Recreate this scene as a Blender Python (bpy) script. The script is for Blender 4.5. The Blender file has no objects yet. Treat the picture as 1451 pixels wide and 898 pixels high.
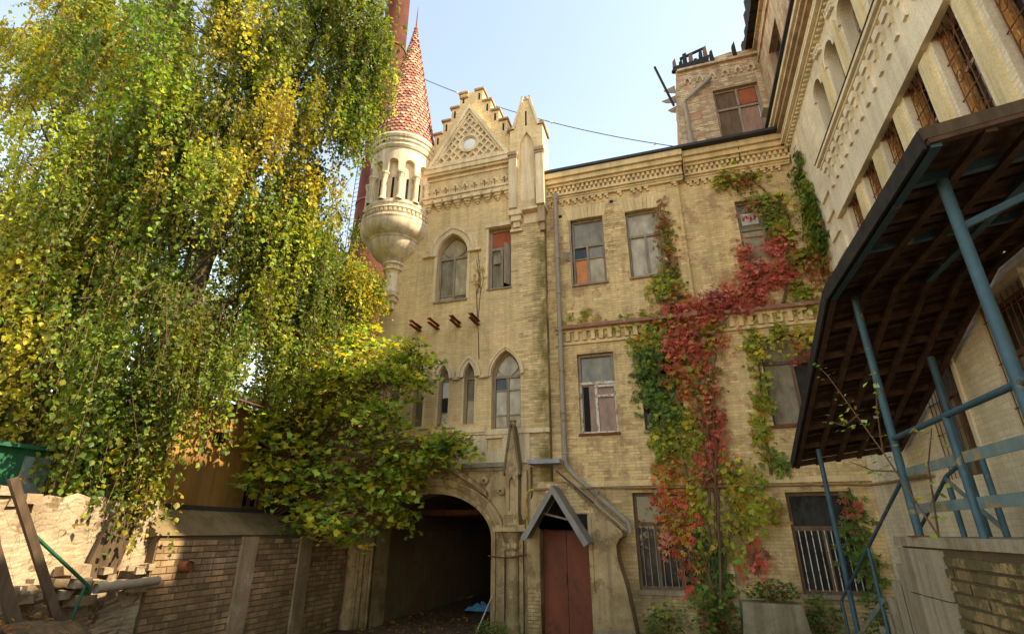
import bpy, math, random
import numpy as np
from mathutils import Vector, Matrix
from mathutils.geometry import tessellate_polygon
R = math.radians
random.seed(7); rng = np.random.default_rng(7)
S = bpy.context.scene
COL = S.collection
# ------------------------------------------------------------------ camera, sky, sun, exposure
cam = bpy.data.cameras.new('camera'); camo = bpy.data.objects.new('camera', cam); COL.objects.link(camo)
S.camera = camo
cam.sensor_width = 36; cam.lens = 36 * 737.4 / 1451
cam.clip_start = 0.05; cam.clip_end = 3000
camo.location = (0, -13.0, 2.146)
camo.rotation_euler = (R(90 + 22.35), 0, R(17.1))
SUN_AZ, SUN_EL = R(89), R(44)          # azimuth from +Y towards +X
W = bpy.data.worlds.new('World'); S.world = W; W.use_nodes = True
nt = W.node_tree
sky = nt.nodes.new('ShaderNodeTexSky'); sky.sky_type = 'NISHITA'; sky.sun_disc = False
sky.sun_elevation = SUN_EL; sky.sun_rotation = SUN_AZ
sky.air_density = 1.0; sky.dust_density = 0.25; sky.ozone_density = 1.0; sky.altitude = 150
tintn = nt.nodes.new('ShaderNodeMix'); tintn.data_type = 'RGBA'; tintn.blend_type = 'MULTIPLY'; tintn.inputs[0].default_value = 1
tintn.inputs[7].default_value = (1.30, 1.0, 0.70, 1)      # shade white balance, the same over the whole sky
nt.links.new(sky.outputs[0], tintn.inputs[6]); nt.links.new(tintn.outputs[2], nt.nodes['Background'].inputs[0])
nt.nodes['Background'].inputs[1].default_value = 0.13
sl = bpy.data.lights.new('sun', 'SUN'); so = bpy.data.objects.new('sun', sl); COL.objects.link(so)
sl.energy = 2.6; sl.angle = R(0.55); sl.color = (1.0, 0.83, 0.56)
sd = Vector((math.sin(SUN_AZ) * math.cos(SUN_EL), math.cos(SUN_AZ) * math.cos(SUN_EL), math.sin(SUN_EL)))
so.rotation_euler = sd.to_track_quat('Z', 'Y').to_euler(); so.location = (30, -5, 40)
S.view_settings.view_transform = 'Standard'; S.view_settings.look = 'None'
S.view_settings.gamma = 1; S.view_settings.use_curve_mapping = False
S.view_settings.exposure = 2.25
S.render.engine = 'CYCLES'
S.cycles.use_denoising = True
S.cycles.max_bounces = 6; S.cycles.diffuse_bounces = 4; S.cycles.transmission_bounces = 4

# ------------------------------------------------------------------ materials
class NT:
    def __init__(s, name):
        s.m = bpy.data.materials.new(name); s.m.use_nodes = True; s.t = s.m.node_tree
        s.b = s.t.nodes['Principled BSDF']
        s.b.inputs['Specular IOR Level'].default_value = 0.25
        s.pos = s.n('ShaderNodeNewGeometry').outputs['Position']
    def n(s, k, **kw):
        x = s.t.nodes.new(k)
        for a, v in kw.items(): setattr(x, a, v)
        return x
    def l(s, a, b): s.t.links.new(a, b)
    def noise(s, scale, detail=4, stretch=None, rough=0.6):
        v = s.pos
        if stretch:
            mp = s.n('ShaderNodeMapping'); mp.inputs['Scale'].default_value = stretch; s.l(v, mp.inputs[0]); v = mp.outputs[0]
        x = s.n('ShaderNodeTexNoise'); x.inputs['Scale'].default_value = scale; x.inputs['Detail'].default_value = detail
        x.inputs['Roughness'].default_value = rough; s.l(v, x.inputs['Vector']); return x.outputs['Fac']
    def ramp(s, fac, a, b, va=0.0, vb=1.0):
        r = s.n('ShaderNodeMapRange'); s.l(fac, r.inputs[0])
        for i, v in enumerate((a, b, va, vb)): r.inputs[i + 1].default_value = v
        return r.outputs[0]
    def mul(s, a, b):
        x = s.n('ShaderNodeMath', operation='MULTIPLY'); s.l(a, x.inputs[0])
        if isinstance(b, (int, float)): x.inputs[1].default_value = b
        else: s.l(b, x.inputs[1])
        return x.outputs[0]
    def mix(s, fac, a, b, mode='MIX'):
        x = s.n('ShaderNodeMix', data_type='RGBA', blend_type=mode)
        if isinstance(fac, (int, float)): x.inputs[0].default_value = fac
        else: s.l(fac, x.inputs[0])
        for i, v in ((6, a), (7, b)):
            if isinstance(v, (tuple, list)): x.inputs[i].default_value = (*v, 1)
            else: s.l(v, x.inputs[i])
        return x.outputs[2]
    def grey(s, fac, lo, hi):
        r = s.ramp(fac, 0.25, 0.75, lo, hi); c = s.n('ShaderNodeCombineColor')
        for i in range(3): s.l(r, c.inputs[i])
        return c.outputs[0]
    def axis(s, i):
        x = s.n('ShaderNodeSeparateXYZ'); s.l(s.pos, x.inputs[0]); return x.outputs[i]
    def attr(s, name): 
        x = s.n('ShaderNodeAttribute'); x.attribute_name = name; return x
    def bump(s, fac, strength, dist=0.02):
        x = s.n('ShaderNodeBump'); x.inputs['Strength'].default_value = strength; x.inputs['Distance'].default_value = dist
        s.l(fac, x.inputs['Height']); s.l(x.outputs[0], s.b.inputs['Normal'])
    def out(s, col, rough=0.85, metal=0.0):
        if isinstance(col, (tuple, list)): s.b.inputs['Base Color'].default_value = (*col, 1)
        else: s.l(col, s.b.inputs['Base Color'])
        s.b.inputs['Roughness'].default_value = rough; s.b.inputs['Metallic'].default_value = metal
        return s.m

def masonry(name, base, dirt=(0.16, 0.11, 0.06), raw=(0.42, 0.24, 0.13), rawamt=0.15, moss=None, damp=0.5, tint=True, bump=0.5, streak=0.55):
    n = NT(name)
    c = n.mix(1.0, base, n.grey(n.noise(0.9, 5), 0.78, 1.14), 'MULTIPLY')
    if tint:
        a = n.attr('tint'); g = n.n('ShaderNodeCombineColor')
        for i in range(3): n.l(a.outputs['Fac'], g.inputs[i])
        c = n.mix(1.0, c, g.outputs[0], 'MULTIPLY')
    # paint lost in patches, bare brick showing
    k = n.ramp(n.noise(2.1, 8, rough=0.74), 0.61 - rawamt * .42, 0.645 - rawamt * .36)
    c = n.mix(n.mul(k, min(1.0, rawamt * 3.2)), c, raw)
    # run-down streaks
    st = n.ramp(n.noise(1.0, 6, stretch=(4.5, 4.5, 0.35), rough=0.65), 0.43, 0.64)
    c = n.mix(n.mul(st, streak), c, dirt)
    sk = n.ramp(n.noise(1.7, 7, stretch=(7, 7, 0.22), rough=0.7), 0.56, 0.7)
    c = n.mix(n.mul(sk, streak * .9), c, (0.10, 0.075, 0.045))
    # rising damp near the ground
    if damp:
        z = n.ramp(n.axis(2), 0.0, 3.4, 1.0, 0.0); zz = n.mul(z, n.ramp(n.noise(1.4, 6), 0.3, 0.62))
        c = n.mix(n.mul(zz, damp), c, (0.17, 0.115, 0.05))
        zg = n.mul(n.ramp(n.axis(2), 0.0, 1.3, 1.0, 0.0), n.ramp(n.noise(3.1, 5), 0.42, 0.62))
        c = n.mix(n.mul(zg, 0.55), c, (0.09, 0.09, 0.025))
    if moss:
        x0, x1 = moss
        mk = n.mul(n.ramp(n.axis(0), x0, x1), n.ramp(n.noise(2.6, 6, stretch=(1, 1, .45)), 0.33, 0.52))
        mk = n.mul(mk, n.ramp(n.axis(2), 13.2, 11.5))
        c = n.mix(n.mul(mk, 0.8), c, (0.12, 0.10, 0.015))
    c = n.mix(1.0, c, n.grey(n.noise(38, 3), 0.82, 1.12), 'MULTIPLY')
    n.bump(n.noise(26, 5), bump, 0.012)
    return n.out(c, 0.9)

def plain(name, col, rough=0.8, metal=0.0, var=0.25, scale=6, rust=None, bump=0.15, stretch=None):
    n = NT(name)
    c = n.mix(1.0, col, n.grey(n.noise(scale, 5, stretch=stretch), 1 - var, 1 + var), 'MULTIPLY')
    if rust:
        k = n.ramp(n.noise(rust[1], 8, rough=0.7), rust[2], rust[2] + 0.07); c = n.mix(k, c, rust[0])
    if bump: n.bump(n.noise(scale * 5, 4, stretch=stretch), bump, 0.01)
    return n.out(c, rough, metal)

def glassy(name, col, var=0.35, rough=0.06):
    n = NT(name)
    c = n.mix(1.0, col, n.grey(n.noise(4.5, 6, stretch=(1, 1, .5)), 1 - var * 1.5, 1 + var), 'MULTIPLY')
    d = n.ramp(n.noise(9, 6), 0.45, 0.75, rough, rough + 0.22); n.l(d, n.b.inputs['Roughness'])
    n.b.inputs['Specular IOR Level'].default_value = 0.38
    n.bump(n.noise(1.5, 3), 0.35, 0.03)
    n.l(c, n.b.inputs['Base Color']); return n.m

def leafmat(name, trans=0.45):
    n = NT(name); a = n.attr('col')
    n.l(a.outputs['Color'], n.b.inputs['Base Color']); n.b.inputs['Roughness'].default_value = 0.5
    n.b.inputs['Specular IOR Level'].default_value = 0.35
    tr = n.n('ShaderNodeBsdfTranslucent'); bright = n.mix(1.0, a.outputs['Color'], (1.5, 1.35, 0.55), 'MULTIPLY'); n.l(bright, tr.inputs[0])
    mx = n.n('ShaderNodeMixShader'); mx.inputs[0].default_value = trans
    n.l(n.b.outputs[0], mx.inputs[1]); n.l(tr.outputs[0], mx.inputs[2])
    n.l(mx.outputs[0], n.t.nodes['Material Output'].inputs[0]); return n.m

M = {}
CREAM = (0.66, 0.50, 0.28)
M['tower'] = masonry('tower_brick', (0.82, 0.61, 0.325), rawamt=0.08, moss=(-3.42, -3.06), streak=0.24)
M['tower_mortar'] = masonry('tower_mortar', (0.69, 0.505, 0.265), rawamt=0.08, moss=(-3.42, -3.06), tint=False, streak=0.24)
M['tower_trim'] = masonry('tower_trim', (0.84, 0.66, 0.42), rawamt=0.04, tint=False, streak=0.32)
M['portal'] = masonry('portal_stucco', (0.60, 0.44, 0.235), rawamt=0.26, raw=(0.30, 0.20, 0.10), tint=False, damp=0.85, streak=0.42)
M['turret'] = masonry('turret_stucco', (0.86, 0.70, 0.48), rawamt=0.05, tint=False, damp=0, streak=0.45)
M['wing'] = masonry('wing_brick', (0.82, 0.60, 0.30), rawamt=0.2, streak=0.25, damp=0.7)
M['wing_mortar'] = masonry('wing_mortar', (0.66, 0.475, 0.235), rawamt=0.2, tint=False, streak=0.25, damp=1.0)
M['wing_trim'] = masonry('wing_trim', (0.82, 0.61, 0.32), rawamt=0.09, tint=False, streak=0.28)
M['side'] = masonry('side_brick', (0.88, 0.75, 0.54), rawamt=0.04, streak=0.2)
M['side_mortar'] = masonry('side_mortar', (0.78, 0.66, 0.47), rawamt=0.04, tint=False, streak=0.2)
M['side_trim'] = masonry('side_trim', (0.88, 0.76, 0.55), rawamt=0.03, tint=False, streak=0.2)
M['side_strip'] = masonry('side_strip', (0.84, 0.68, 0.38), rawamt=0.04, tint=False, streak=0.3)
M['ruin'] = masonry('ruin_brick', (0.68, 0.52, 0.34), raw=(0.5, 0.26, 0.15), rawamt=0.22, streak=0.45)
M['ruin_mortar'] = masonry('ruin_mortar', (0.45, 0.32, 0.2), rawamt=0.2, tint=False, streak=0.45)
M['ruin_trim'] = masonry('ruin_trim', (0.68, 0.52, 0.34), raw=(0.5, 0.26, 0.15), rawamt=0.2, tint=False, streak=0.5)
M['red_trim'] = masonry('weathered_stone', (0.40, 0.29, 0.18), raw=(0.5, 0.44, 0.34), rawamt=0.2, tint=False, streak=0.5)
M['redbrick'] = masonry('weathered_red_brick', (0.40, 0.25, 0.14), raw=(0.56, 0.47, 0.36), rawamt=0.16, streak=0.6, damp=0.8)
M['red_mortar'] = masonry('dirty_mortar', (0.12, 0.085, 0.055), rawamt=0.05, tint=False)
M['yellowbrick'] = masonry('mossy_yellow_brick', (0.40, 0.28, 0.12), raw=(0.09, 0.085, 0.03), rawamt=0.36, streak=0.8)
M['ochre'] = masonry('ochre_plaster', (0.42, 0.23, 0.06), rawamt=0.12, tint=False, streak=0.5)
n = NT('pale_render'); c = n.mix(n.ramp(n.noise(1.6, 6, rough=.7), .38, .62), (0.44, 0.36, 0.25), (0.27, 0.205, 0.135))
c = n.mix(n.ramp(n.noise(3.4, 8, rough=.75), .54, .6), c, (0.17, 0.115, 0.07)); vo = n.n('ShaderNodeTexVoronoi'); vo.feature = 'DISTANCE_TO_EDGE'; vo.inputs['Scale'].default_value = 3.2; n.l(n.pos, vo.inputs['Vector'])
c = n.mix(n.ramp(vo.outputs['Distance'], .012, 0.0, 0, .8), c, (0.09, 0.065, 0.04)); c = n.mix(1.0, c, n.grey(n.noise(40, 3), .75, 1.15), 'MULTIPLY')
n.bump(n.noise(22, 6, rough=.65), .6, .012); M['rubble'] = n.out(c, .95)
M['concrete'] = masonry('grey_concrete', (0.40, 0.34, 0.24), raw=(0.2, 0.17, 0.11), rawamt=0.14, tint=False, streak=0.6)
M['coping'] = masonry('mossy_coping', (0.24, 0.18, 0.10), raw=(0.12, 0.11, 0.04), rawamt=0.22, tint=False, streak=0.6)
M['passage'] = masonry('passage_dark_plaster', (0.22, 0.16, 0.095), raw=(0.26, 0.10, 0.045), rawamt=0.22, tint=False, streak=0.6)  # plaster darkened, the passage's lack of light put into its colour
M['brown_wall'] = masonry('brown_brick_wall', (0.16, 0.085, 0.05), rawamt=0.1, tint=False)
M['dark'] = plain('dark_interior', (0.018, 0.016, 0.015), 0.95)  # near-black that stands in for unlit rooms and openings
M['roofmetal'] = plain('dark_roof_metal', (0.05, 0.05, 0.055), 0.6, 0.3)
M['zinc'] = plain('zinc_pipe', (0.33, 0.275, 0.21), 0.75, 0.0, 0.2, 5, ((0.20, 0.15, 0.11), 5, 0.60))
M['hood'] = plain('galvanised_sheet', (0.23, 0.215, 0.195), 0.6, 0.1, 0.22, 4, ((0.20, 0.19, 0.17), 4, 0.6), stretch=(1, 1, .3))
M['paleledge'] = plain('pale_metal_flashing', (0.30, 0.31, 0.34), 0.6, 0.0)
M['tin'] = plain('red_tin_flashing', (0.30, 0.13, 0.085), 0.6, 0.1, 0.3, 5, ((0.42, 0.30, 0.2), 6, 0.58))
M['rust'] = plain('rusty_iron', (0.19, 0.075, 0.035), 0.85, 0.2, 0.4, 12)
M['rustframe'] = plain('rusty_orange_frame', (0.42, 0.19, 0.05), 0.85, 0.0, 0.5, 14, ((0.55, 0.42, 0.18), 9, 0.56))
M['door'] = plain('red_brown_door', (0.16, 0.042, 0.018), 0.55, 0.0, 0.35, 3, ((0.11, 0.035, 0.02), 3, 0.56), stretch=(1, 1, .4))
M['wood'] = plain('weathered_window_wood', (0.30, 0.235, 0.165), 0.85, 0, 0.35, 14, ((0.36, 0.30, 0.22), 9, 0.58), stretch=(1, 1, .2))
M['whitewood'] = plain('peeling_white_paint', (0.66, 0.60, 0.50), 0.8, 0, 0.2, 10, ((0.33, 0.19, 0.11), 11, 0.52))
M['brownwood'] = plain('brown_window_wood', (0.15, 0.095, 0.06), 0.85, 0, 0.4, 12, stretch=(1, 1, .2))
M['beam'] = plain('old_timber', (0.085, 0.056, 0.034), 0.9, 0, 0.45, 9, stretch=(1, 1, .18), bump=0.5)
M['boards'] = plain('canopy_boards', (0.085, 0.046, 0.03), 0.9, 0, 0.5, 7, bump=0.4)
M['orange'] = plain('orange_chipboard', (0.58, 0.23, 0.09), 0.8, 0, 0.25, 6)
M['redboard'] = plain('red_fibreboard', (0.36, 0.10, 0.045), 0.8, 0, 0.25, 5)
M['bluepaint'] = plain('chipped_blue_paint', (0.05, 0.098, 0.128), 0.55, 0.1, 0.25, 6, ((0.30, 0.20, 0.09), 5, 0.60))
M['bluebar'] = plain('flaking_blue_bar', (0.15, 0.21, 0.21), 0.6, 0.1, 0.25, 7, ((0.38, 0.22, 0.07), 4.5, 0.52))
M['greenpaint'] = plain('green_paint', (0.022, 0.10, 0.055), 0.5, 0, 0.3, 5)
M['yellowpipe'] = plain('yellow_gas_pipe', (0.42, 0.27, 0.05), 0.6, 0, 0.3, 6, ((0.22, 0.12, 0.05), 4, 0.56))
M['brownpipe'] = plain('brown_gas_pipe', (0.27, 0.17, 0.075), 0.65, 0, 0.3, 6, ((0.16, 0.08, 0.04), 5, 0.56))
M['shingle'] = None
M['charred'] = plain('charred_timber', (0.03, 0.024, 0.02), 0.9, 0, 0.5, 10)
M['rustsheet'] = plain('rusted_roof_sheet', (0.20, 0.105, 0.065), 0.8, 0.1, 0.4, 5)
M['stack'] = plain('smokestack_brick', (0.085, 0.023, 0.015), 0.9, 0, 0.3, 0.8)
M['bark'] = plain('dark_bark', (0.06, 0.044, 0.03), 0.95, 0, 0.5, 8, ((0.10, 0.11, 0.04), 6, 0.56), stretch=(1, 1, .3), bump=0.8)
M['twig'] = plain('brown_twig', (0.15, 0.085, 0.045), 0.9)
M['wire'] = plain('black_cable', (0.03, 0.03, 0.032), 0.7)
M['bluelight'] = plain('passage_blue_light', (0.10, 0.30, 0.50), 0.5)  # pale blue light on the passage floor, put into this colour
M['stick'] = plain('pale_stick', (0.42, 0.38, 0.30), 0.8)
M['glass_light'] = glassy('window_pale', (0.47, 0.39, 0.265))
M['glass_grey'] = glassy('window_grey', (0.25, 0.215, 0.15))
M['glass_dark'] = glassy('window_dark', (0.035, 0.035, 0.035), rough=0.03)
M['glass_beige'] = glassy('window_beige', (0.46, 0.36, 0.24), rough=0.3)
M['glass_pink'] = glassy('window_pinkish', (0.36, 0.20, 0.14), rough=0.3)
M['glass_sky'] = glassy('window_clear', (0.02, 0.022, 0.025), rough=0.01); M['glass_sky'].node_tree.nodes['Principled BSDF'].inputs['Specular IOR Level'].default_value = 1.0
M['oculus'] = plain('oculus_sky_white', (0.80, 0.78, 0.74), 0.12, 0, 0.05)  # bright sky reflection of the round window, put into a white colour
M['paper'] = plain('white_paper', (0.72, 0.70, 0.66), 0.8, 0, 0.08)
M['redink'] = plain('red_print', (0.6, 0.04, 0.04), 0.8)
n = NT('clay_shingle'); a = n.attr('tint'); g = n.n('ShaderNodeCombineColor')
for i in range(3): n.l(a.outputs['Fac'], g.inputs[i])
c = n.mix(1.0, (0.42, 0.185, 0.12), g.outputs[0], 'MULTIPLY'); c = n.mix(n.ramp(n.noise(5, 6), .55, .7, 0, .6), c, (0.30, 0.16, 0.11))
n.bump(n.noise(30, 4), .3, .01); M['shingle'] = n.out(c, 0.55)
n = NT('leaf_litter_ground'); c = n.mix(n.ramp(n.noise(7, 8, rough=.75), .42, .6), (0.085, 0.055, 0.03), (0.19, 0.115, 0.05))
c = n.mix(n.ramp(n.noise(1.1, 5), .5, .66, 0, .6), c, (0.10, 0.085, 0.055)); n.bump(n.noise(18, 6), .8, .03); M['ground'] = n.out(c, .95)
M['leaf'] = leafmat('leaf'); M['leaf2'] = leafmat('creeper_leaf', 0.3)

# ------------------------------------------------------------------ mesh helpers
class Fr:
    """wall frame: u along the wall, v up, w out of the wall"""
    def __init__(s, kind, off): s.k = kind; s.o = off
    def __call__(s, u, v, w):
        if s.k == 'F': return (u, s.o - w, v)
        if s.k == 'R': return (s.o - w, u, v)
        if s.k == 'L': return (s.o + w, u, v)
        return (u, v, w)
ID = Fr('I', 0)
WLOC = {}
class MB:
    def __init__(s, fr=ID): s.f = fr; s.v = []; s.p = []; s.sm = []
    def add(s, vs, fs, smooth=False):
        b = len(s.v); s.v += [s.f(*q) for q in vs]
        for f in fs: s.p.append([b + i for i in f]); s.sm.append(smooth)
        return s
    def box(s, a0, a1, b0, b1, c0, c1):
        vs = [(a, b, c) for c in (c0, c1) for b in (b0, b1) for a in (a0, a1)]
        return s.add(vs, [(0, 1, 3, 2), (4, 6, 7, 5), (0, 4, 5, 1), (2, 3, 7, 6), (0, 2, 6, 4), (1, 5, 7, 3)])
    def sheet(s, outer, holes=(), w=0.0):
        loops = [[Vector((a, b, 0)) for a, b in lp] for lp in [outer, *holes]]
        flat = [q for lp in loops for q in lp]
        return s.add([(q.x, q.y, w) for q in flat], tessellate_polygon(loops))
    def rim(s, loop, w0, w1, closed=True):
        k = len(loop); vs = [(a, b, w) for w in (w0, w1) for a, b in loop]
        return s.add(vs, [(i, (i + 1) % k, k + (i + 1) % k, k + i) for i in range(k if closed else k - 1)])
    def prism(s, outer, w0, w1, holes=()):
        s.sheet(outer, holes, w1); s.sheet(outer, holes, w0); s.rim(outer, w0, w1)
        for h in holes: s.rim(h, w0, w1)
        return s
    def tube(s, pts, r, n=8, caps=True, smooth=True):
        pts = [Vector(p) for p in pts]; k = len(pts)
        rs = r if isinstance(r, (list, tuple)) else [r] * k
        vs = []; up = Vector((0.13, 0.27, 1)).normalized()
        for i, p in enumerate(pts):
            d = (pts[min(i + 1, k - 1)] - pts[max(i - 1, 0)]).normalized()
            a = d.cross(up)
            if a.length < 1e-3: a = d.cross(Vector((1, 0, 0)))
            a.normalize(); b = d.cross(a)
            for j in range(n):
                t = 2 * math.pi * j / n; vs.append(tuple(p + (a * math.cos(t) + b * math.sin(t)) * rs[i]))
        fs = [(i * n + j, i * n + (j + 1) % n, (i + 1) * n + (j + 1) % n, (i + 1) * n + j) for i in range(k - 1) for j in range(n)]
        s.add(vs, fs, smooth)
        if caps: s.add([vs[j] for j in range(n)] + [vs[(k - 1) * n + j] for j in range(n)], [tuple(range(n)), tuple(range(n, 2 * n))])
        return s
    def lathe(s, prof, cx, cy, n=32, smooth=False):
        vs = [(cx + r * math.cos(2 * math.pi * j / n), cy + r * math.sin(2 * math.pi * j / n), z) for r, z in prof for j in range(n)]
        fs = [(i * n + j, i * n + (j + 1) % n, (i + 1) * n + (j + 1) % n, (i + 1) * n + j) for i in range(len(prof) - 1) for j in range(n)]
        return s.add(vs, fs, smooth)
    def bar(s, p, q, wx, wy):
        """rectangular bar between two points (in ID space)"""
        p, q = Vector(p), Vector(q); d = (q - p).normalized(); up = Vector((0, 0, 1)) if abs(d.z) < .95 else Vector((0, 1, 0))
        a = d.cross(up).normalized() * wx / 2; b = d.cross(a).normalized() * wy / 2
        vs = [tuple(e + a * i + b * j) for e in (p, q) for i, j in ((-1, -1), (1, -1), (1, 1), (-1, 1))]
        return s.add(vs, [(0, 1, 2, 3), (4, 7, 6, 5), (0, 4, 5, 1), (1, 5, 6, 2), (2, 6, 7, 3), (3, 7, 4, 0)])
    def mesh(s, name, m):
        me = bpy.data.meshes.new(name); me.from_pydata(s.v, [], s.p); me.materials.append(M[m] if isinstance(m, str) else m)
        me.polygons.foreach_set('use_smooth', s.sm); me.update(); return me
    def build(s, name, m, parent=None, kind=None, loc=(0, 0, 0)):
        return link(name, s.mesh(name, m), parent, kind, loc)
def link(name, me, parent=None, kind=None, loc=(0, 0, 0)):
    o = bpy.data.objects.new(name, me); COL.objects.link(o); o.location = loc; WLOC[o.name] = Vector(loc)
    if parent is not None:
        o.parent = parent; o.matrix_parent_inverse = Matrix.Translation(-WLOC[parent.name])
    if kind: o['kind'] = kind
    return o
def thing(name, label, cat, loc=(0, 0, 0), group=None):
    o = link(name, None, None, None, loc); return tag(o, label, cat, group)
def tag(o, label, cat, group=None):
    o['label'] = label; o['category'] = cat; o['kind'] = 'thing'
    if group: o['group'] = group
    return o
def rect(a0, a1, b0, b1): return [(a0, b0), (a1, b0), (a1, b1), (a0, b1)]
def pointed(a0, a1, b0, bs, ba, n=9):
    h = ba - bs; a = (a1 - a0) / 2
    h = max(h, a * 1.0001); r = (a * a + h * h) / (2 * a); th = math.asin(min(1, h / r))
    L = [(a0 + r - r * math.cos(th * i / n), bs + r * math.sin(th * i / n)) for i in range(n + 1)]
    Rr = [(a1 - r + r * math.cos(th * i / n), bs + r * math.sin(th * i / n)) for i in range(n)]
    return [(a0, b0)] + L + Rr[::-1] + [(a1, b0)]
def rounded(a0, a1, b0, bs, rise, n=12):
    c = (a0 + a1) / 2; h = (a1 - a0) / 2
    return [(a0, b0)] + [(c - h * math.cos(math.pi * i / n), bs + rise * math.sin(math.pi * i / n)) for i in range(n + 1)] + [(a1, b0)]

def npmesh(name, V, F, m, attrs=(), smooth=False):
    """V (n,3) and F (m,k) arrays"""
    V = np.asarray(V, np.float32); F = np.asarray(F, np.int32); k = F.shape[1]
    me = bpy.data.meshes.new(name)
    me.vertices.add(len(V)); me.vertices.foreach_set('co', V.ravel())
    me.loops.add(F.size); me.loops.foreach_set('vertex_index', F.ravel())
    me.polygons.add(len(F)); me.polygons.foreach_set('loop_start', np.arange(0, F.size, k, dtype=np.int32))
    me.polygons.foreach_set('loop_total', np.full(len(F), k, np.int32))
    me.polygons.foreach_set('use_smooth', np.full(len(F), smooth))
    for an, ty, data in attrs:
        at = me.attributes.new(an, ty, 'POINT'); at.data.foreach_set('color' if 'COLOR' in ty else 'value', np.asarray(data, np.float32).ravel())
    me.materials.append(M[m] if isinstance(m, str) else m); me.update(calc_edges=True); return me

def span(poly, v):
    xs = []
    for (a0, b0), (a1, b1) in zip(poly, poly[1:] + poly[:1]):
        if (b0 <= v < b1) or (b1 <= v < b0): xs.append(a0 + (a1 - a0) * (v - b0) / (b1 - b0))
    return (min(xs), max(xs)) if len(xs) >= 2 else None
def brick_rects(u0, u1, v0, v1, holes=(), course=0.072, length=0.25, gap=0.008, outline=None):
    out = []; v = v0; row = 0
    while v + course * .6 < v1:
        t = min(v + course, v1) - gap; iv = [(u0, u1)]
        if outline:
            sp = [span(outline, v + .01), span(outline, t - .01)]
            if None in sp: iv = []
            else: iv = [(max(u0, sp[0][0], sp[1][0]), min(u1, sp[0][1], sp[1][1]))]
        for h in holes:
            for q in (v + .004, (v + t) / 2, t - .004):
                sp = span(h, q)
                if not sp: continue
                nv = []
                for a, b in iv:
                    if sp[1] <= a or sp[0] >= b: nv.append((a, b)); continue
                    if sp[0] - a > .02: nv.append((a, sp[0]))
                    if b - sp[1] > .02: nv.append((sp[1], b))
                iv = nv
        head = row % 2
        for a, b in iv:
            x = u0 + (0 if head else -length / 2) + rng.uniform(-.004, .004)
            while x < b:
                ln = length * (1 if rng.random() > .16 else .5)
                p, q = max(x, a), min(x + ln - gap, b); x += ln
                if q - p > .02: out.append((p, q, v, t))
        v += course; row += 1
    return out
def brick_arrays(rc, fr, d0, d1, jit=0.0016, tint=(0.92, 1.07), inset=0.004):
    rc = np.array(rc); n = len(rc); out = []
    dd = d1 + rng.normal(0, jit, n)
    j = lambda: rng.normal(0, .0018, n)
    a0, a1, b0, b1 = rc.T
    co = [(a0 + j(), b0 + j()), (a1 + j(), b0 + j()), (a1 + j(), b1 + j()), (a0 + j(), b1 + j())]
    sg = [(1, 1), (-1, 1), (-1, -1), (1, -1)]
    V = np.zeros((n, 8, 3))
    for i, ((u, v), (su, sv)) in enumerate(zip(co, sg)):
        for kk, (w, ins) in enumerate(((np.full(n, d0), 0), (dd, inset))):
            q = fr(u + su * ins, v + sv * ins, w)
            for c in range(3): V[:, i + 4 * kk, c] = q[c]
    F1 = np.array([(4, 5, 6, 7), (0, 1, 5, 4), (1, 2, 6, 5), (2, 3, 7, 6), (3, 0, 4, 7)])
    F = (np.arange(n)[:, None, None] * 8 + F1[None]).reshape(-1, 4)
    T = np.repeat(np.clip(rng.normal((tint[0] + tint[1]) / 2, (tint[1] - tint[0]) / 3.2, n), tint[0] - .12, tint[1] + .1), 8)
    return V, F, T
def bricks(name, rc, fr, m, parent, d0=-0.004, d1=0.0045, **kw):
    V, F, T = brick_arrays(rc, fr, d0, d1, **kw)
    return link(name, npmesh(name, V.reshape(-1, 3), F, m, [('tint', 'FLOAT', T)]), parent, 'stuff')
def single_bricks(name, rc, fr, m, parent, d0, d1, **kw):
    """each brick an object of its own"""
    V, F, T = brick_arrays(rc, fr, d0, d1, **kw)
    for i in range(len(V)):
        c = V[i].mean(0); me = npmesh(name, V[i] - c, F[:5], m, [('tint', 'FLOAT', T[i * 8:i * 8 + 8])]); link(name, me, parent, None, tuple(c))

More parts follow.
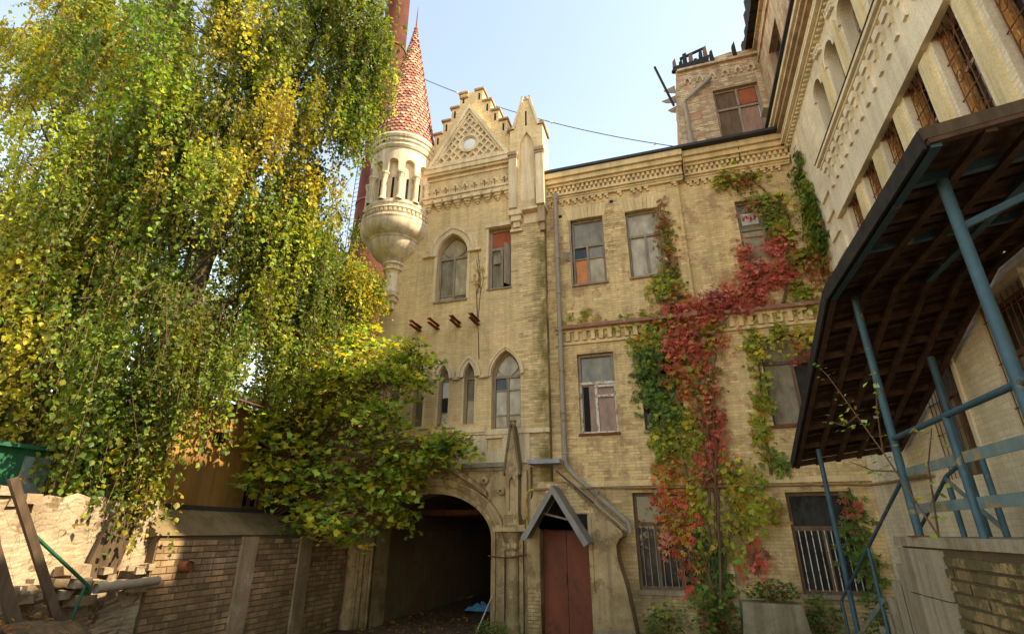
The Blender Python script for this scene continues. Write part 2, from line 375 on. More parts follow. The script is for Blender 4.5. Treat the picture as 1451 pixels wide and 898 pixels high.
def window(parent, fr, hole, split, w, cols=(0.5,), rows=(), frame='wood', fw=0.06, panes=('glass_grey',), sill=None, bars=None, headpane=None, depth=0.05, tilt=0):
    """hole: outline; split: (u0,u1,v0,v1) of the rectangular part below the head/transom; window > pane, sill, bar"""
    u0, u1, v0, v1 = split; us = [q[0] for q in hole]; vs = [q[1] for q in hole]
    cu, cv = (min(us) + max(us)) / 2, (min(vs) + max(vs)) / 2
    ku = 1 - 2 * fw / (max(us) - min(us)); kv = 1 - 2 * fw / (max(vs) - min(vs))
    inner = [(cu + (a - cu) * ku, cv + (b - cv) * kv) for a, b in hole]
    mb = MB(fr); mb.prism(hole, w - depth, w + .012, [inner])
    top = max(vs); has_head = top - v1 > .08
    iu0, iu1 = u0 + fw, u1 - fw
    if has_head: mb.box(iu0, iu1, v1 - fw * .6, v1 + fw * .6, w - depth * .8, w + .02)
    mul = [u0 + (u1 - u0) * c for c in cols]
    for q in mul: mb.box(q - fw * .55, q + fw * .55, v0 + fw * .9, v1 - fw * .55, w - depth * .8, w + .016)
    rowv = [v0 + (v1 - v0) * c for c in rows]
    for q in rowv: mb.box(iu0, iu1, q - fw * .3, q + fw * .3, w - depth * .7, w + .004)
    win = mb.build('window', frame, parent)
    k = 0
    eu = [iu0] + mul + [iu1]; ev = [v0 + fw] + rowv + [v1 - fw * .5]
    for i in range(len(eu) - 1):
        for jx in range(len(ev) - 1):
            pm = panes[k % len(panes)]; k += 1
            if pm is None: continue
            t = rng.uniform(-.006, .006)
            a0, a1, b0, b1 = eu[i] + .01, eu[i + 1] - .01, ev[jx] - .005, ev[jx + 1] + .005
            pb = MB(fr); pb.add([(a0, b0, w - .03 + t), (a1, b0, w - .03 - t), (a1, b1, w - .03 - t), (a0, b1, w - .03 + t), (a0, b0, w - .036 + t), (a1, b0, w - .036 - t), (a1, b1, w - .036 - t), (a0, b1, w - .036 + t)],
                 [(0, 1, 2, 3), (4, 5, 6, 7), (0, 1, 5, 4), (1, 2, 6, 5), (2, 3, 7, 6), (3, 0, 4, 7)])
            pb.build('pane', pm, win)
    if has_head:
        hp = [(a, b) for a, b in inner if b > v1 + fw * .4]
        if hp[0][0] > hp[-1][0]: hp = hp[::-1]
        hp = [(iu0, v1 + fw * .3)] + hp + [(iu1, v1 + fw * .3)]
        MB(fr).prism(hp, w - .037, w - .031).build('pane', headpane or panes[0], win)
    if sill: MB(fr).box(u0 - sill[0], u1 + sill[0], v0 - sill[1], v0 - .004, w - .02, sill[2]).build('sill', sill[3], win)
    if bars:
        bn, bm, b0, b1, bw = bars
        for i in range(bn):
            q = iu0 + (iu1 - iu0) * (i + .5) / bn
            MB(fr).box(q - .008, q + .008, b0, b1, bw, bw + .016).build('bar', bm, win)
    return win
def wall_sheet(fr, outer, holes, depth, m, name, parent):
    mb = MB(fr); mb.sheet(outer, holes, 0)
    for h in holes: mb.rim(h, 0, -depth)
    return mb.build(name, m, parent)
def copies(o, parent, offs):
    """copies sharing the mesh, offset from the first"""
    for d in offs: link(o.name.split('.')[0], o.data, parent, None, tuple(WLOC[o.name] + Vector(d)))
# ------------------------------------------------------------------ ground
def ground_z(x, y):
    s = lambda t: np.clip(t, 0, 1) ** 2 * (3 - 2 * np.clip(t, 0, 1))
    bank = 1.15 * s((-5.6 - x) / 1.5) * s((-6.5 - y) / 1.2)
    return bank + 0.03 * np.sin(x * 1.7) * np.cos(y * 1.3) * s((y + 40) / 10)
ax = np.concatenate([np.linspace(-600, -20, 14), np.arange(-19, 12, .35), np.linspace(14, 600, 14)])
ay = np.concatenate([np.linspace(-600, -22, 12), np.arange(-21, 9, .35), np.linspace(11, 900, 14)])
gx, gy = np.meshgrid(ax, ay); gz = ground_z(gx, gy) + rng.normal(0, .012, gx.shape) * (np.abs(gx) < 19)
nx = len(ax); V = np.stack([gx, gy, gz], -1).reshape(-1, 3)
ii, jj = np.meshgrid(np.arange(len(ay) - 1), np.arange(nx - 1), indexing='ij'); b = (ii * nx + jj).ravel()
link('ground', npmesh('ground', V, np.stack([b, b + 1, b + nx + 1, b + nx], 1), 'ground', smooth=True), None, 'structure')

# ------------------------------------------------------------------ gatehouse tower
TW = Fr('F', -0.25)
tower = thing('gatehouse_tower', 'cream neo-gothic gate tower with stepped gable, round corner turret and arched passage', 'tower', (-5.5, -0.25, 0))
TX0, TX1 = -8.1, -2.95
AX, AH, AS, AR = -5.9, 1.55, 1.95, 1.06                    # passage arch: centre, half width, springing, rise
arch = [(AX - AH, 0)] + [(AX - AH * math.cos(math.pi * i / 24), AS + AR * math.sin(math.pi * i / 24)) for i in range(25)] + [(AX + AH, 0)]
big = pointed(-6.31, -5.31, 8.38, 9.87, 10.6)
lanc = [pointed(c - .155, c + .155, 4.74, 6.0, 6.39) for c in (-7.37, -6.62, -5.87, -5.12)]
rwin = pointed(-4.49, -3.69, 4.57, 5.98, 6.66)
small = rect(-4.65, -3.95, 8.57, 10.58)
holes = [big, *lanc, rwin, small]
outer = [(TX0, 0)] + arch + [(TX1, 0), (TX1, 13.05), (TX0, 13.05)]
wall_sheet(TW, outer, holes, 0.32, 'tower_mortar', 'wall', tower)
rc = brick_rects(TX0 + .01, TX1 - .01, 3.75, 13.0, holes) + brick_rects(-3.42, TX1 - .01, 0.05, 3.7)
edge_ = [r_ for r_ in rc if r_[1] > -3.55 + rng.normal(0, .12)]; es = set(edge_)
bricks('brickwork', [r_ for r_ in rc if r_ not in es], TW, 'tower', tower, d1=0.004)
bricks('bare_brickwork', edge_, TW, 'tower', tower, d0=-.02, d1=0.008, jit=.005, tint=(.64, 1.1))
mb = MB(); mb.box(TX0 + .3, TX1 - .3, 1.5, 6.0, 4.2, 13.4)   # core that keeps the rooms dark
mb.build('dark_core', 'dark', tower)
mb = MB()
mb.add([(TX1, -.25, 0), (TX1, 6.2, 0), (TX1, 6.2, 13.3), (TX1, -.25, 13.05)], [(0, 1, 2, 3)])
mb.add([(TX0, -.25, 0), (TX0, 6.2, 0), (TX0, 6.2, 13.3), (TX0, -.25, 13.05)], [(0, 1, 2, 3)])
mb.add([(TX0, -.25, 13.06), (TX1, -.25, 13.06), (TX1, 6.2, 13.3), (TX0, 6.2, 13.3)], [(0, 1, 2, 3)])
mb.add([(TX0, 6.2, 3.6), (TX1, 6.2, 3.6), (TX1, 6.2, 13.3), (TX0, 6.2, 13.3)], [(0, 1, 2, 3)])
mb.build('side_wall', 'tower_mortar', tower)
bs = [(-.25 - q * 0 + (.005 + i * .25), 0) for i in range(3) for q in (0,)]
RS = Fr('R', TX1); RS_ = lambda u, v, w: (TX1 + w, u, v)
bricks('brickwork', brick_rects(-.24, .02, 3.1, 11.3), RS_, 'tower', tower, d1=0.006)

# windows of the tower
window(tower, TW, big, (-6.31, -5.31, 8.38, 9.87), -.2, cols=(.5,), rows=(.16,), panes=('glass_light', 'glass_grey', 'glass_grey', 'glass_light'), sill=(.03, .06, .06, 'wood'), headpane='glass_light')
mb = MB(TW)                                                  # bent tracery bars in the head
for s_ in (-1, 1):
    for i in range(8):
        t0, t1 = i / 8, (i + 1) / 8
        f = lambda t: (-5.81 + s_ * .44 * math.sin(t * 1.5), 9.9 + .56 * (1 - math.cos(t * 1.5)) + .0)
        (a0, b0), (a1, b1) = f(t0), f(t1)
        mb.add([(a0 - .018, b0, -.185), (a0 + .018, b0, -.185), (a1 + .018, b1, -.185), (a1 - .018, b1, -.185), (a0 - .018, b0, -.21), (a0 + .018, b0, -.21), (a1 + .018, b1, -.21), (a1 - .018, b1, -.21)], [(0, 1, 2, 3), (0, 4, 7, 3), (1, 5, 6, 2)])
mb.build('tracery', 'wood', tower)
lp = [('glass_light', 'glass_grey'), ('glass_grey', 'glass_light'), ('whitewood', 'glass_dark', 'paper'), ('glass_light', 'glass_grey')]
for h, c, pn in zip(lanc, (-7.37, -6.62, -5.87, -5.12), lp):
    window(tower, TW, h, (c - .155, c + .155, 4.74, 6.0), -.17, cols=(), rows=(.3, .62) if len(pn) == 3 else (.55,), fw=.028, panes=pn, frame='wood', headpane='glass_grey')
window(tower, TW, rwin, (-4.49, -3.69, 4.57, 5.98), -.18, cols=(.5,), rows=(.27, .74), panes=('glass_beige', 'glass_light', 'glass_dark', 'glass_beige', 'glass_light', 'glass_light'), headpane='glass_light', sill=(.02, .05, .05, 'tower_trim'))
mb = MB(TW)
for s_ in (-1, 1):
    for i in range(8):
        f = lambda t: (-4.09 + s_ * .36 * math.sin(t * 1.5), 6.0 + .55 * (1 - math.cos(t * 1.45)))
        (a0, b0), (a1, b1) = f(i / 8), f((i + 1) / 8)
        mb.add([(a0 - .014, b0, -.165), (a0 + .014, b0, -.165), (a1 + .014, b1, -.165), (a1 - .014, b1, -.165), (a0 + .014, b0, -.19), (a1 + .014, b1, -.19)], [(0, 1, 2, 3), (1, 4, 5, 2)])
mb.build('tracery', 'wood', tower)
w = window(tower, TW, small, (-4.65, -3.95, 8.57, 9.93), -.16, cols=(.52,), rows=(), panes=('glass_grey', None), headpane='redboard', fw=.07, sill=(.02, .05, .05, 'wood'))
MB(TW).box(-4.53, -4.3, 9.42, 9.72, -.15, -.11).build('vent_flap', 'wood', w)
MB(TW).box(-4.28, -4.22, 8.66, 9.85, -.2, -.1).build('casement', 'wood', w)
MB().add([(-4.0, -.12, 8.66), (-4.0, -.12, 9.98), (-4.13, -.36, 9.98), (-4.13, -.36, 8.66), (-3.965, -.12, 8.66), (-3.965, -.12, 9.98), (-4.095, -.37, 9.98), (-4.095, -.37, 8.66)],
         [(0, 1, 2, 3), (4, 5, 6, 7), (0, 4, 7, 3), (1, 5, 6, 2), (3, 2, 6, 7), (0, 1, 5, 4)]).build('open_casement', 'wood', w)

# hood mouldings
def hood(a0, a1, bs, ba, th, w, drop=0.0, ends=0.0, m='tower_trim'):
    o = pointed(a0 - th, a1 + th, bs - drop, bs, ba + th * 1.05); i_ = pointed(a0 - .012, a1 + .012, bs - drop, bs, ba + .012)
    poly = o + i_[::-1]
    mb = MB(TW); mb.prism(poly, -.02, w)
    o2 = pointed(a0 - th, a1 + th, bs, bs, ba + th * 1.05)[1:-1]; i2 = pointed(a0 - th * .62, a1 + th * .62, bs, bs, ba + th * .64)[1:-1]
    mb.prism(o2 + i2[::-1], w, w + .035)
    if ends:
        mb.box(a0 - th - ends, a0 - th * .3, bs - .02, bs + .055, 0, w + .05); mb.box(a1 + th * .3, a1 + th + ends, bs - .02, bs + .055, 0, w + .05)
    return mb.build('hood_mould', m, tower)
hood(-6.31, -5.31, 9.9, 10.6, .27, .075, 0, .17)
MB(TW).prism(pointed(-6.39, -5.23, 8.38, 9.88, 10.68) + pointed(-6.31, -5.31, 8.38, 9.87, 10.6)[::-1], 0.0, .028).build('window_surround', 'tower_trim', tower)
for c in (-7.37, -6.62, -5.87, -5.12): hood(c - .155, c + .155, 6.0, 6.39, .19, .1, 0, 0)
for c in (-7.37, -6.62, -5.87, -5.12):
    MB(TW).prism(pointed(c - .21, c + .21, 4.74, 6.0, 6.44) + pointed(c - .155, c + .155, 4.74, 6.0, 6.39)[::-1], 0, .03).build('window_surround', 'tower_trim', tower)
hood(-4.49, -3.69, 5.98, 6.66, .11, .06)
for a0, a1 in ((-7.03, -6.96), (-6.27, -6.22), (-5.54, -5.46), (-4.77, -4.64)):
    MB(TW).box(a0 - .06, a1 + .06, 5.95, 6.03, 0, .1).build('impost', 'tower_trim', tower)
MB(TW).box(-4.66, -4.6, 5.96, 6.02, 0, .05).build('impost', 'tower_trim', tower)
MB(TW).box(-4.75, -3.93, 10.6, 10.72, 0, .07).box(-4.72, -4.66, 8.57, 10.6, 0, .03).build('window_surround', 'tower_trim', tower)
# sill string with apron panels
MB(TW).box(TX0, -4.62, 4.5, 4.6, 0, .11).box(TX0, -4.62, 4.44, 4.5, 0, .07).build('sill_course', 'tower_trim', tower)
MB(TW).box(-4.62, TX1 + .02, 4.42, 4.53, 0, .09).build('sill_course', 'tower_trim', tower)
for a in (-5.68, -6.43): MB(TW).box(a - .2, a + .2, 4.66, 4.74, 0, .09).build('sill', 'tower_trim', tower)
mb = MB(TW); mb.sheet(rect(TX0, -3.45, 3.7, 4.42), [rect(a, a + .4, 4.03, 4.33) for a in (-7.6, -6.85, -6.08, -5.33, -4.57)], .05)
for a in (-7.6, -6.85, -6.08, -5.33, -4.57): mb.rim(rect(a, a + .4, 4.03, 4.33), .05, 0.012)
mb.build('apron', 'tower_trim', tower)
for a in (-7.6, -6.85, -6.08, -5.33, -4.57): MB(TW).box(a - .03, a + .43, 4.33, 4.37, .05, .1).build('apron_drip', 'tower_trim', tower)
# iron beam stubs
for a in (-6.71, -6.15, -5.49, -4.92):
    mb = MB(TW); mb.box(a - .06, a + .06, 7.62, 7.635, -.05, .62).box(a - .06, a + .06, 7.5, 7.515, -.05, .62).box(a - .008, a + .008, 7.515, 7.62, -.05, .62)
    mb.build('iron_beam', 'rust', tower)

# frieze, corbel table
MB(TW).box(-6.9, -3.93, 12.96, 13.12, -.02, .17).box(-6.9, -3.93, 12.88, 12.96, 0, .11).box(-6.9, -3.93, 12.72, 12.78, 0, .05).build('cornice', 'tower_trim', tower)
MB(TW).box(-6.9, -3.93, 11.98, 12.05, 0, .17).box(-6.9, -3.93, 11.9, 11.98, 0, .12).build('cornice', 'tower_trim', tower)
mb = MB(TW); a = -6.81                                          # one niche: pointed hood, legs, slit
mb.prism([(a - .1, 12.28), (a - .1, 12.36), (a, 12.5), (a + .1, 12.36), (a + .1, 12.28), (a + .05, 12.28), (a + .05, 12.33), (a, 12.4), (a - .05, 12.33), (a - .05, 12.28)], 0, .06)
niche = mb.build('niche_hood', 'tower_trim', tower); copies(niche, tower, [(.331 * i, 0, 0) for i in range(1, 9)])
slit = MB(TW).box(-6.82, -6.8, 12.1, 12.32, -.01, .009).build('niche_slit', 'dark', tower); copies(slit, tower, [(.331 * i, 0, 0) for i in range(1, 9)])
mb = MB(TW); a = -6.68
mb.box(a - .13, a + .13, 11.76, 11.86, 0, .2).box(a - .1, a + .1, 11.68, 11.76, 0, .14).box(a - .07, a + .07, 11.61, 11.68, 0, .09).box(a - .04, a + .04, 11.55, 11.61, 0, .05)
cb = mb.build('corbel', 'tower_trim', tower); copies(cb, tower, [(.331 * i, 0, 0) for i in range(1, 9)])
mb = MB(TW); a = -6.515; mb.box(a - .06, a + .06, 11.84, 11.9, 0, .1)
bl = mb.build('corbel_link', 'tower_trim', tower); copies(bl, tower, [(.331 * i, 0, 0) for i in range(0, 8)])

# stepped gable
GX, GB, GA, GH = -5.38, 13.12, 15.58, 1.45
mb = MB(TW); steps = [(.42, 16.22), (.72, 15.65), (1.01, 15.15), (1.30, 14.65), (1.5, 14.08)]
poly = [(GX - 1.5, GB)]; 
for hw, z in steps[::-1]: poly += [(GX - hw, poly[-1][1]), (GX - hw, z)]
right = [(2 * GX - a, b) for a, b in poly][::-1]; poly = poly[1:] + right[:-1]
gable = MB(TW).prism(poly, -.42, 0.02).build('gable', 'tower_mortar', tower)
bricks('brickwork', brick_rects(GX - 1.5, GX + 1.5, GB, 16.2, outline=poly), TW, 'tower', gable, d0=.018, d1=.026)
for s_ in (-1, 1):
    p = 0.10 if True else 0
    for i, (hw, z) in enumerate(steps):
        inn = steps[i - 1][0] if i else .12
        a0, a1 = sorted((GX + s_ * inn, GX + s_ * (hw + .05)))
        MB(TW).box(a0, a1, z + .002, z + .07, -.46, .09).build('step_cap', 'ruin_mortar', gable)
        if i < 4: 
            q = GX + s_ * (hw - .13); MB(TW).box(q - .03, q + .03, z - .42, z - .12, .02, .0295).build('slit', 'dark', gable)
MB(TW).box(GX - .42, GX - .12, 16.0, 16.08, .02, .1).build('step_cap', 'ruin_mortar', gable)
tri = [(GX - GH, GB), (GX + GH, GB), (GX, GA)]
def inset(d):
    t = Vector((GH, GA - GB)).normalized(); nn = d * math.hypot(GH, GA - GB) / GH
    k = (GA - nn - GB - d) / (GA - GB); return [(GX - GH * k, GB + d), (GX + GH * k, GB + d), (GX, GA - nn)]
t1, t2, t3 = inset(.11), inset(.19), inset(.2)
MB(TW).prism(tri, .02, .2, [t1]).build('rake_coping', 'tower_trim', gable)
MB(TW).prism(t1, .02, .14, [t2]).build('rake_moulding', 'tower_trim', gable)
MB(TW).prism(t2, .02, .05).build('gable_field', 'tower_mortar', gable)
OC = (GX + .02, 13.93)
def clip_line(px, py, dx, dy):
    """part of a line inside t2 and outside the oculus ring"""
    ts = [t for t in np.arange(-3, 3, .01)]
    segs = []; cur = None
    for t in ts:
        x, y = px + dx * t, py + dy * t
        A, B, Cc = t2
        ins = y > A[1] and (Cc[1] - y) * (B[0] - Cc[0]) > abs(x - Cc[0]) * (Cc[1] - A[1]) * 1.0 and math.hypot(x - OC[0], y - OC[1]) > .36
        if ins: cur = (cur[0], t) if cur else (t, t)
        elif cur:
            if cur[1] - cur[0] > .08: segs.append(cur)
            cur = None
    return segs
for s_ in (-1, 1):
    for kx in range(-9, 10):
        px, py = GX + kx * .27, GB + .3; dx, dy = .64 * s_, .768
        for a, b_ in clip_line(px, py, dx, dy):
            x0, y0, x1, y1 = px + dx * a, py + dy * a, px + dx * b_, py + dy * b_; nx_, ny_ = -dy * .034, dx * .034
            MB(TW).prism([(x0 - nx_, y0 - ny_), (x1 - nx_, y1 - ny_), (x1 + nx_, y1 + ny_), (x0 + nx_, y0 + ny_)], .05, .105 + .004 * s_).build('lattice_bar', 'tower_trim', gable)
circ = lambda r, k=28: [(OC[0] + r * math.cos(2 * math.pi * i / k), OC[1] + r * math.sin(2 * math.pi * i / k)) for i in range(k)]
MB(TW).prism(circ(.36), .05, .15, [circ(.28)]).prism(circ(.28), .05, .11, [circ(.24)]).build('oculus_ring', 'tower_trim', gable)
mb = MB(TW); 
for k in range(5):                                             # domed glass, its pale sky reflection put into the colour
    ra, rb = .24 * math.cos(k * math.pi / 10), .24 * math.cos((k + 1) * math.pi / 10); wa, wb = .06 + .05 * math.sin(k * math.pi / 10), .06 + .05 * math.sin((k + 1) * math.pi / 10)
    A, B = circ(ra, 24), circ(max(rb, .001), 24)
    mb.add([(x, y, wa) for x, y in A] + [(x, y, wb) for x, y in B], [(i, (i + 1) % 24, 24 + (i + 1) % 24, 24 + i) for i in range(24)], True)
mb.build('oculus_glass', 'oculus', gable)

# pier and pinnacle right of the gable
pn = [(-3.93, 10.95), (-2.86, 10.95), (-2.86, 14.0), (-3.0, 14.0), (-3.28, 15.12), (-3.5, 15.12), (-3.8, 14.0), (-3.93, 14.0)]
nich = pointed(-3.62, -3.16, 11.25, 13.1, 13.82)
mb = MB(TW); mb.prism(pn, -.5, .2, [nich]); mb.sheet(nich, (), .1)
pier = mb.build('pinnacle_pier', 'tower_trim', tower)
bricks('brickwork', brick_rects(-3.92, -2.87, 10.97, 15.1, [nich], outline=pn), TW, 'tower', pier, d0=.198, d1=.205)
for a0, a1 in ((-3.97, -3.66), (-3.12, -2.82)):
    MB(TW).box(a0 + .03, a1 - .03, 11.0, 12.82, .2, .3).build('pier_shaft', 'tower_trim', pier)
    MB(TW).box(a0, a1, 12.9, 13.02, .15, .36).box(a0 + .015, a1 - .015, 12.82, 12.9, .18, .33).build('pier_cap', 'ruin_mortar', pier)
MB(TW).box(-3.42, -3.37, 14.05, 14.65, .2, .212).build('slit', 'dark', pier)
MB(TW).prism([(-3.86, 13.98), (-3.52, 15.2), (-3.46, 15.2), (-3.78, 13.98)], -.5, .27).prism([(-2.94, 13.98), (-3.26, 15.2), (-3.32, 15.2), (-3.02, 13.98)], -.5, .27).build('gablet_coping', 'tower_trim', pier)
for a in (-3.52, -3.4, -3.28): MB(TW).prism([(a - .05, 15.1), (a + .05, 15.1), (a + .03, 15.3 + rng.uniform(-.05, .05)), (a - .03, 15.28)], -.1, .22).build('crown_tooth', 'ruin_mortar', pier)
MB(TW).box(-4.0, -3.8, 13.98, 14.08, -.52, .26).box(-3.0, -2.8, 13.98, 14.1, -.52, .26).build('shoulder_cap', 'ruin_mortar', pier)
MB(TW).box(-3.97, -3.55, 10.78, 10.95, 0, .26).box(-3.9, -3.6, 10.6, 10.78, 0, .2).box(-3.85, -3.65, 10.42, 10.6, 0, .13).box(-3.95, -3.58, 10.3, 10.38, 0, .1).build('pier_bracket', 'tower_trim', pier)
MB(TW).box(-3.58, -3.08, 10.9, 10.98, 0, .24).box(-3.55, -3.12, 10.55, 10.9, .0, .03).build('recess_hood', 'tower_trim', pier)
MB(TW).box(-3.08, -2.88, 10.45, 10.95, 0, .2).box(-3.04, -2.9, 10.2, 10.45, 0, .12).build('pier_bracket', 'ruin_mortar', pier)

# corner turret
UX, UY = -7.83, -0.25
turret = MB().lathe([(.98, 14.2), (1.17, 14.14), (1.2, 14.06), (1.17, 13.98), (1.13, 13.95), (1.13, 13.86), (1.08, 13.8), (1.1, 13.72), (1.06, 13.64), (1.02, 13.62), (1.02, 13.5)], UX, UY, 48)
turret.lathe([(.86, 13.6), (.86, 11.6)], UX, UY, 48)
turret.lathe([(.86, 11.62), (1.06, 11.62), (1.06, 11.52), (1.04, 11.5), (1.04, 11.4), (1.09, 11.36), (1.11, 11.33), (1.08, 11.3), (1.05, 11.28), (1.05, 11.12), (1.12, 11.1), (1.13, 11.02), (1.11, 10.96)], UX, UY, 48)
turret.lathe([(1.11, 10.96), (1.1, 10.86), (1.06, 10.73), (.98, 10.62), (.88, 10.55), (.82, 10.53), (.85, 10.49), (.8, 10.46)], UX, UY, 48, True)
turret.lathe([(.8, 10.46), (.78, 10.36), (.7, 10.2), (.57, 10.06), (.43, 9.95), (.33, 9.87), (.30, 9.8)], UX, UY, 48, True)
turret = turret.build('turret', 'turret', tower)
NB = 12; mb = MB(); BW = 2 * math.pi / NB                      # arcade wall with keyhole arches
for bay in range(NB):
    K = 18; c0 = bay * BW
    for i in range(K):
        def zb(t):
            x = (t - .5) * BW * 1.02                             # arc-length offset from bay centre
            r = .165
            return 13.02 + math.sqrt(max(0, r * r - x * x)) if abs(x) < r else 12.62
        ta, tb = i / K, (i + 1) / K
        za, zb_ = zb(ta), zb(tb); A, B = c0 + BW * ta, c0 + BW * tb
        P = lambda an, r, z: (UX + r * math.cos(an), UY + r * math.sin(an), z)
        mb.add([P(A, 1.02, za), P(B, 1.02, zb_), P(B, 1.02, 13.6), P(A, 1.02, 13.6), P(A, .86, za), P(B, .86, zb_)], [(0, 1, 2, 3), (0, 4, 5, 1)])
mb.build('arcade', 'turret', turret)
mb = MB().lathe([(.13, 11.62), (.13, 11.68), (.1, 11.72), (.09, 11.76), (.085, 12.45), (.095, 12.47), (.095, 12.5), (.12, 12.58), (.14, 12.6), (.14, 12.66), (.1, 12.66)], 0, 0, 12)
cm = mb.mesh('colonnette', 'turret')
for bay in range(NB): link('colonnette', cm, turret, None, (UX + .99 * math.cos(bay * BW), UY + .99 * math.sin(bay * BW), 0))
for bay in range(NB):
    an = (bay + .5) * BW; d = Vector((math.cos(an), math.sin(an), 0)); t = Vector((-d.y, d.x, 0)); c = Vector((UX, UY, 0)) + d * .862
    MB().add([tuple(c + t * a + d * e + Vector((0, 0, z))) for e in (-.01, .006) for a, z in ((-.035, 11.75), (.035, 11.75), (.035, 12.55), (-.035, 12.55))], [(4, 5, 6, 7), (0, 4, 7, 3), (1, 5, 6, 2)]).build('slit', 'dark', turret)
    for k in range(4):
        a2 = an + (k - 1.5) * BW / 4; d2 = Vector((math.cos(a2), math.sin(a2), 0)); t2_ = Vector((-d2.y, d2.x, 0)); c2 = Vector((UX, UY, 0)) + d2 * 1.05
        MB().add([tuple(c2 + t2_ * a + d2 * e + Vector((0, 0, z))) for e in (-.01, .055) for a, z in ((-.04, 11.18), (.04, 11.18), (.04, 11.28), (-.04, 11.28))], [(4, 5, 6, 7), (0, 4, 7, 3), (1, 5, 6, 2), (0, 1, 5, 4), (3, 2, 6, 7)]).build('dentil', 'turret', turret)
    MB().add([tuple(Vector((UX, UY, 0)) + Vector((math.cos(an + e), math.sin(an + e), 0)) * r + Vector((0, 0, z))) for r in (.87, .93) for e, z in ((-.16, 11.62), (.16, 11.62), (.16, 11.74), (-.16, 11.74))], [(4, 5, 6, 7), (3, 2, 6, 7)]).build('balustrade', 'turret', turret)
stem = MB().lathe([(.34, 9.82), (.34, 9.76), (.27, 9.72), (.25, 9.66), (.31, 9.62), (.31, 9.58), (.24, 9.54), (.21, 9.46), (.21, 8.95), (.26, 8.9), (.28, 8.84), (.25, 8.78), (.1, 8.76)], UX + .05, UY - .05, 20)
stem.build('turret_shaft', 'turret', turret)
MB(TW).box(-8.05, -7.5, 8.66, 8.78, 0, .34).box(-8.02, -7.55, 8.52, 8.66, 0, .26).box(-7.98, -7.62, 8.3, 8.52, 0, .16).build('console', 'turret', turret)
# conical roof: shingles in overlapping rings
RB, RT, Z0, Z1 = 1.08, .06, 14.16, 20.0
mb = MB().lathe([(RB - .03, Z0), (RT - .02, Z1)], UX, UY, 40); roof = mb.build('spire', 'shingle', tower)
Vs, Fs, Ts = [], [], []
rows = 38
for r_ in range(rows):
    t = r_ / rows; z = Z0 + (Z1 - Z0) * t; rr = RB + (RT - RB) * t; h = (Z1 - Z0) / rows; rt = RB + (RT - RB) * (t + 1.25 / rows); nn = max(6, int(2 * math.pi * rr / .155)); off = (r_ % 2) * .5 + rng.uniform(-.1, .1)
    for k in range(nn):
        a = 2 * math.pi * (k + off) / nn; hw = math.pi / nn * .94; tin = rng.choice([.6, .8, 1.0, 1.1, 1.35, 1.9]) * rng.uniform(.9, 1.1)
        lift = .022 + rng.uniform(0, .012); base = len(Vs)
        for da, zz, rx in ((-hw, h * .32, lift), (-hw * .55, h * .05, lift), (0, -h * .05, lift), (hw * .55, h * .05, lift), (hw, h * .32, lift)):
            Vs.append((UX + (rr + rx) * math.cos(a + da), UY + (rr + rx) * math.sin(a + da), z + zz)); Ts.append(tin)
        for da in (hw, -hw):
            Vs.append((UX + (rt + .004) * math.cos(a + da), UY + (rt + .004) * math.sin(a + da), z + h * 1.2)); Ts.append(tin)
        for da in (-hw, 0, hw):                                    # butt edge
            Vs.append((UX + (rr - .01) * math.cos(a + da), UY + (rr - .01) * math.sin(a + da), z + h * (.32 if da else -.05))); Ts.append(tin * .6)
        Fs += [(base, base + 1, base + 2, base + 6), (base + 2, base + 3, base + 4, base + 5), (base + 2, base + 5, base + 6, base + 6), (base, base + 2, base + 8, base + 7), (base + 2, base + 4, base + 9, base + 8)]
me = bpy.data.meshes.new('shingles'); me.from_pydata(Vs, [], [list(dict.fromkeys(f)) for f in Fs]); at = me.attributes.new('tint', 'FLOAT', 'POINT'); at.data.foreach_set('value', Ts); me.materials.append(M['shingle'])
me.polygons.foreach_set('use_smooth', [False] * len(me.polygons)); link('shingles', me, roof, 'stuff')
MB().lathe([(RB + .05, Z0 - .02), (RB + .06, Z0 + .05), (RB, Z0 + .09)], UX, UY, 40).build('eave_band', 'tin', roof)
MB().lathe([(.09, 19.9), (.11, 20.0), (.07, 20.1), (.09, 20.2), (.03, 20.3), (.02, 21.1), (.004, 21.5)], UX, UY, 10).build('finial', 'rust', roof)

# portal of the passage
PO = Fr('F', -0.45)
om = lambda e, z0=0: [(AX - AH - e, z0)] + [(AX - (AH + e) * math.cos(math.pi * i / 24), AS + (AR + e * .95) * math.sin(math.pi * i / 24)) for i in range(25)] + [(AX + AH + e, z0)]
pblock = [(TX0 - .02, 0)] + om(.0) + [(-3.4, 0), (-3.4, 3.6), (TX0 - .02, 3.6)]
mb = MB(PO); mb.sheet(pblock, (), 0); mb.rim([(-3.4, 0), (-3.4, 3.6), (TX0 - .02, 3.6)], 0, -.2, False); portal = mb.build('portal', 'portal', tower)
MB(PO).box(TX0 - .05, -3.95, 3.6, 3.7, -.2, .12).box(TX0 - .05, -3.95, 3.52, 3.6, 0, .06).build('portal_ledge', 'concrete', portal)
for e0, e1, w0, w1 in ((.0, .05, -.05, .06), (.05, .12, 0, .1), (.12, .2, 0, .05), (.2, .3, 0, .12), (.3, .36, 0, .17)):
    MB(PO).prism(om(e1) + om(e0)[::-1], w0, w1).build('archivolt', 'portal', portal)
og = []                                                         # ogee hood rising to a finial
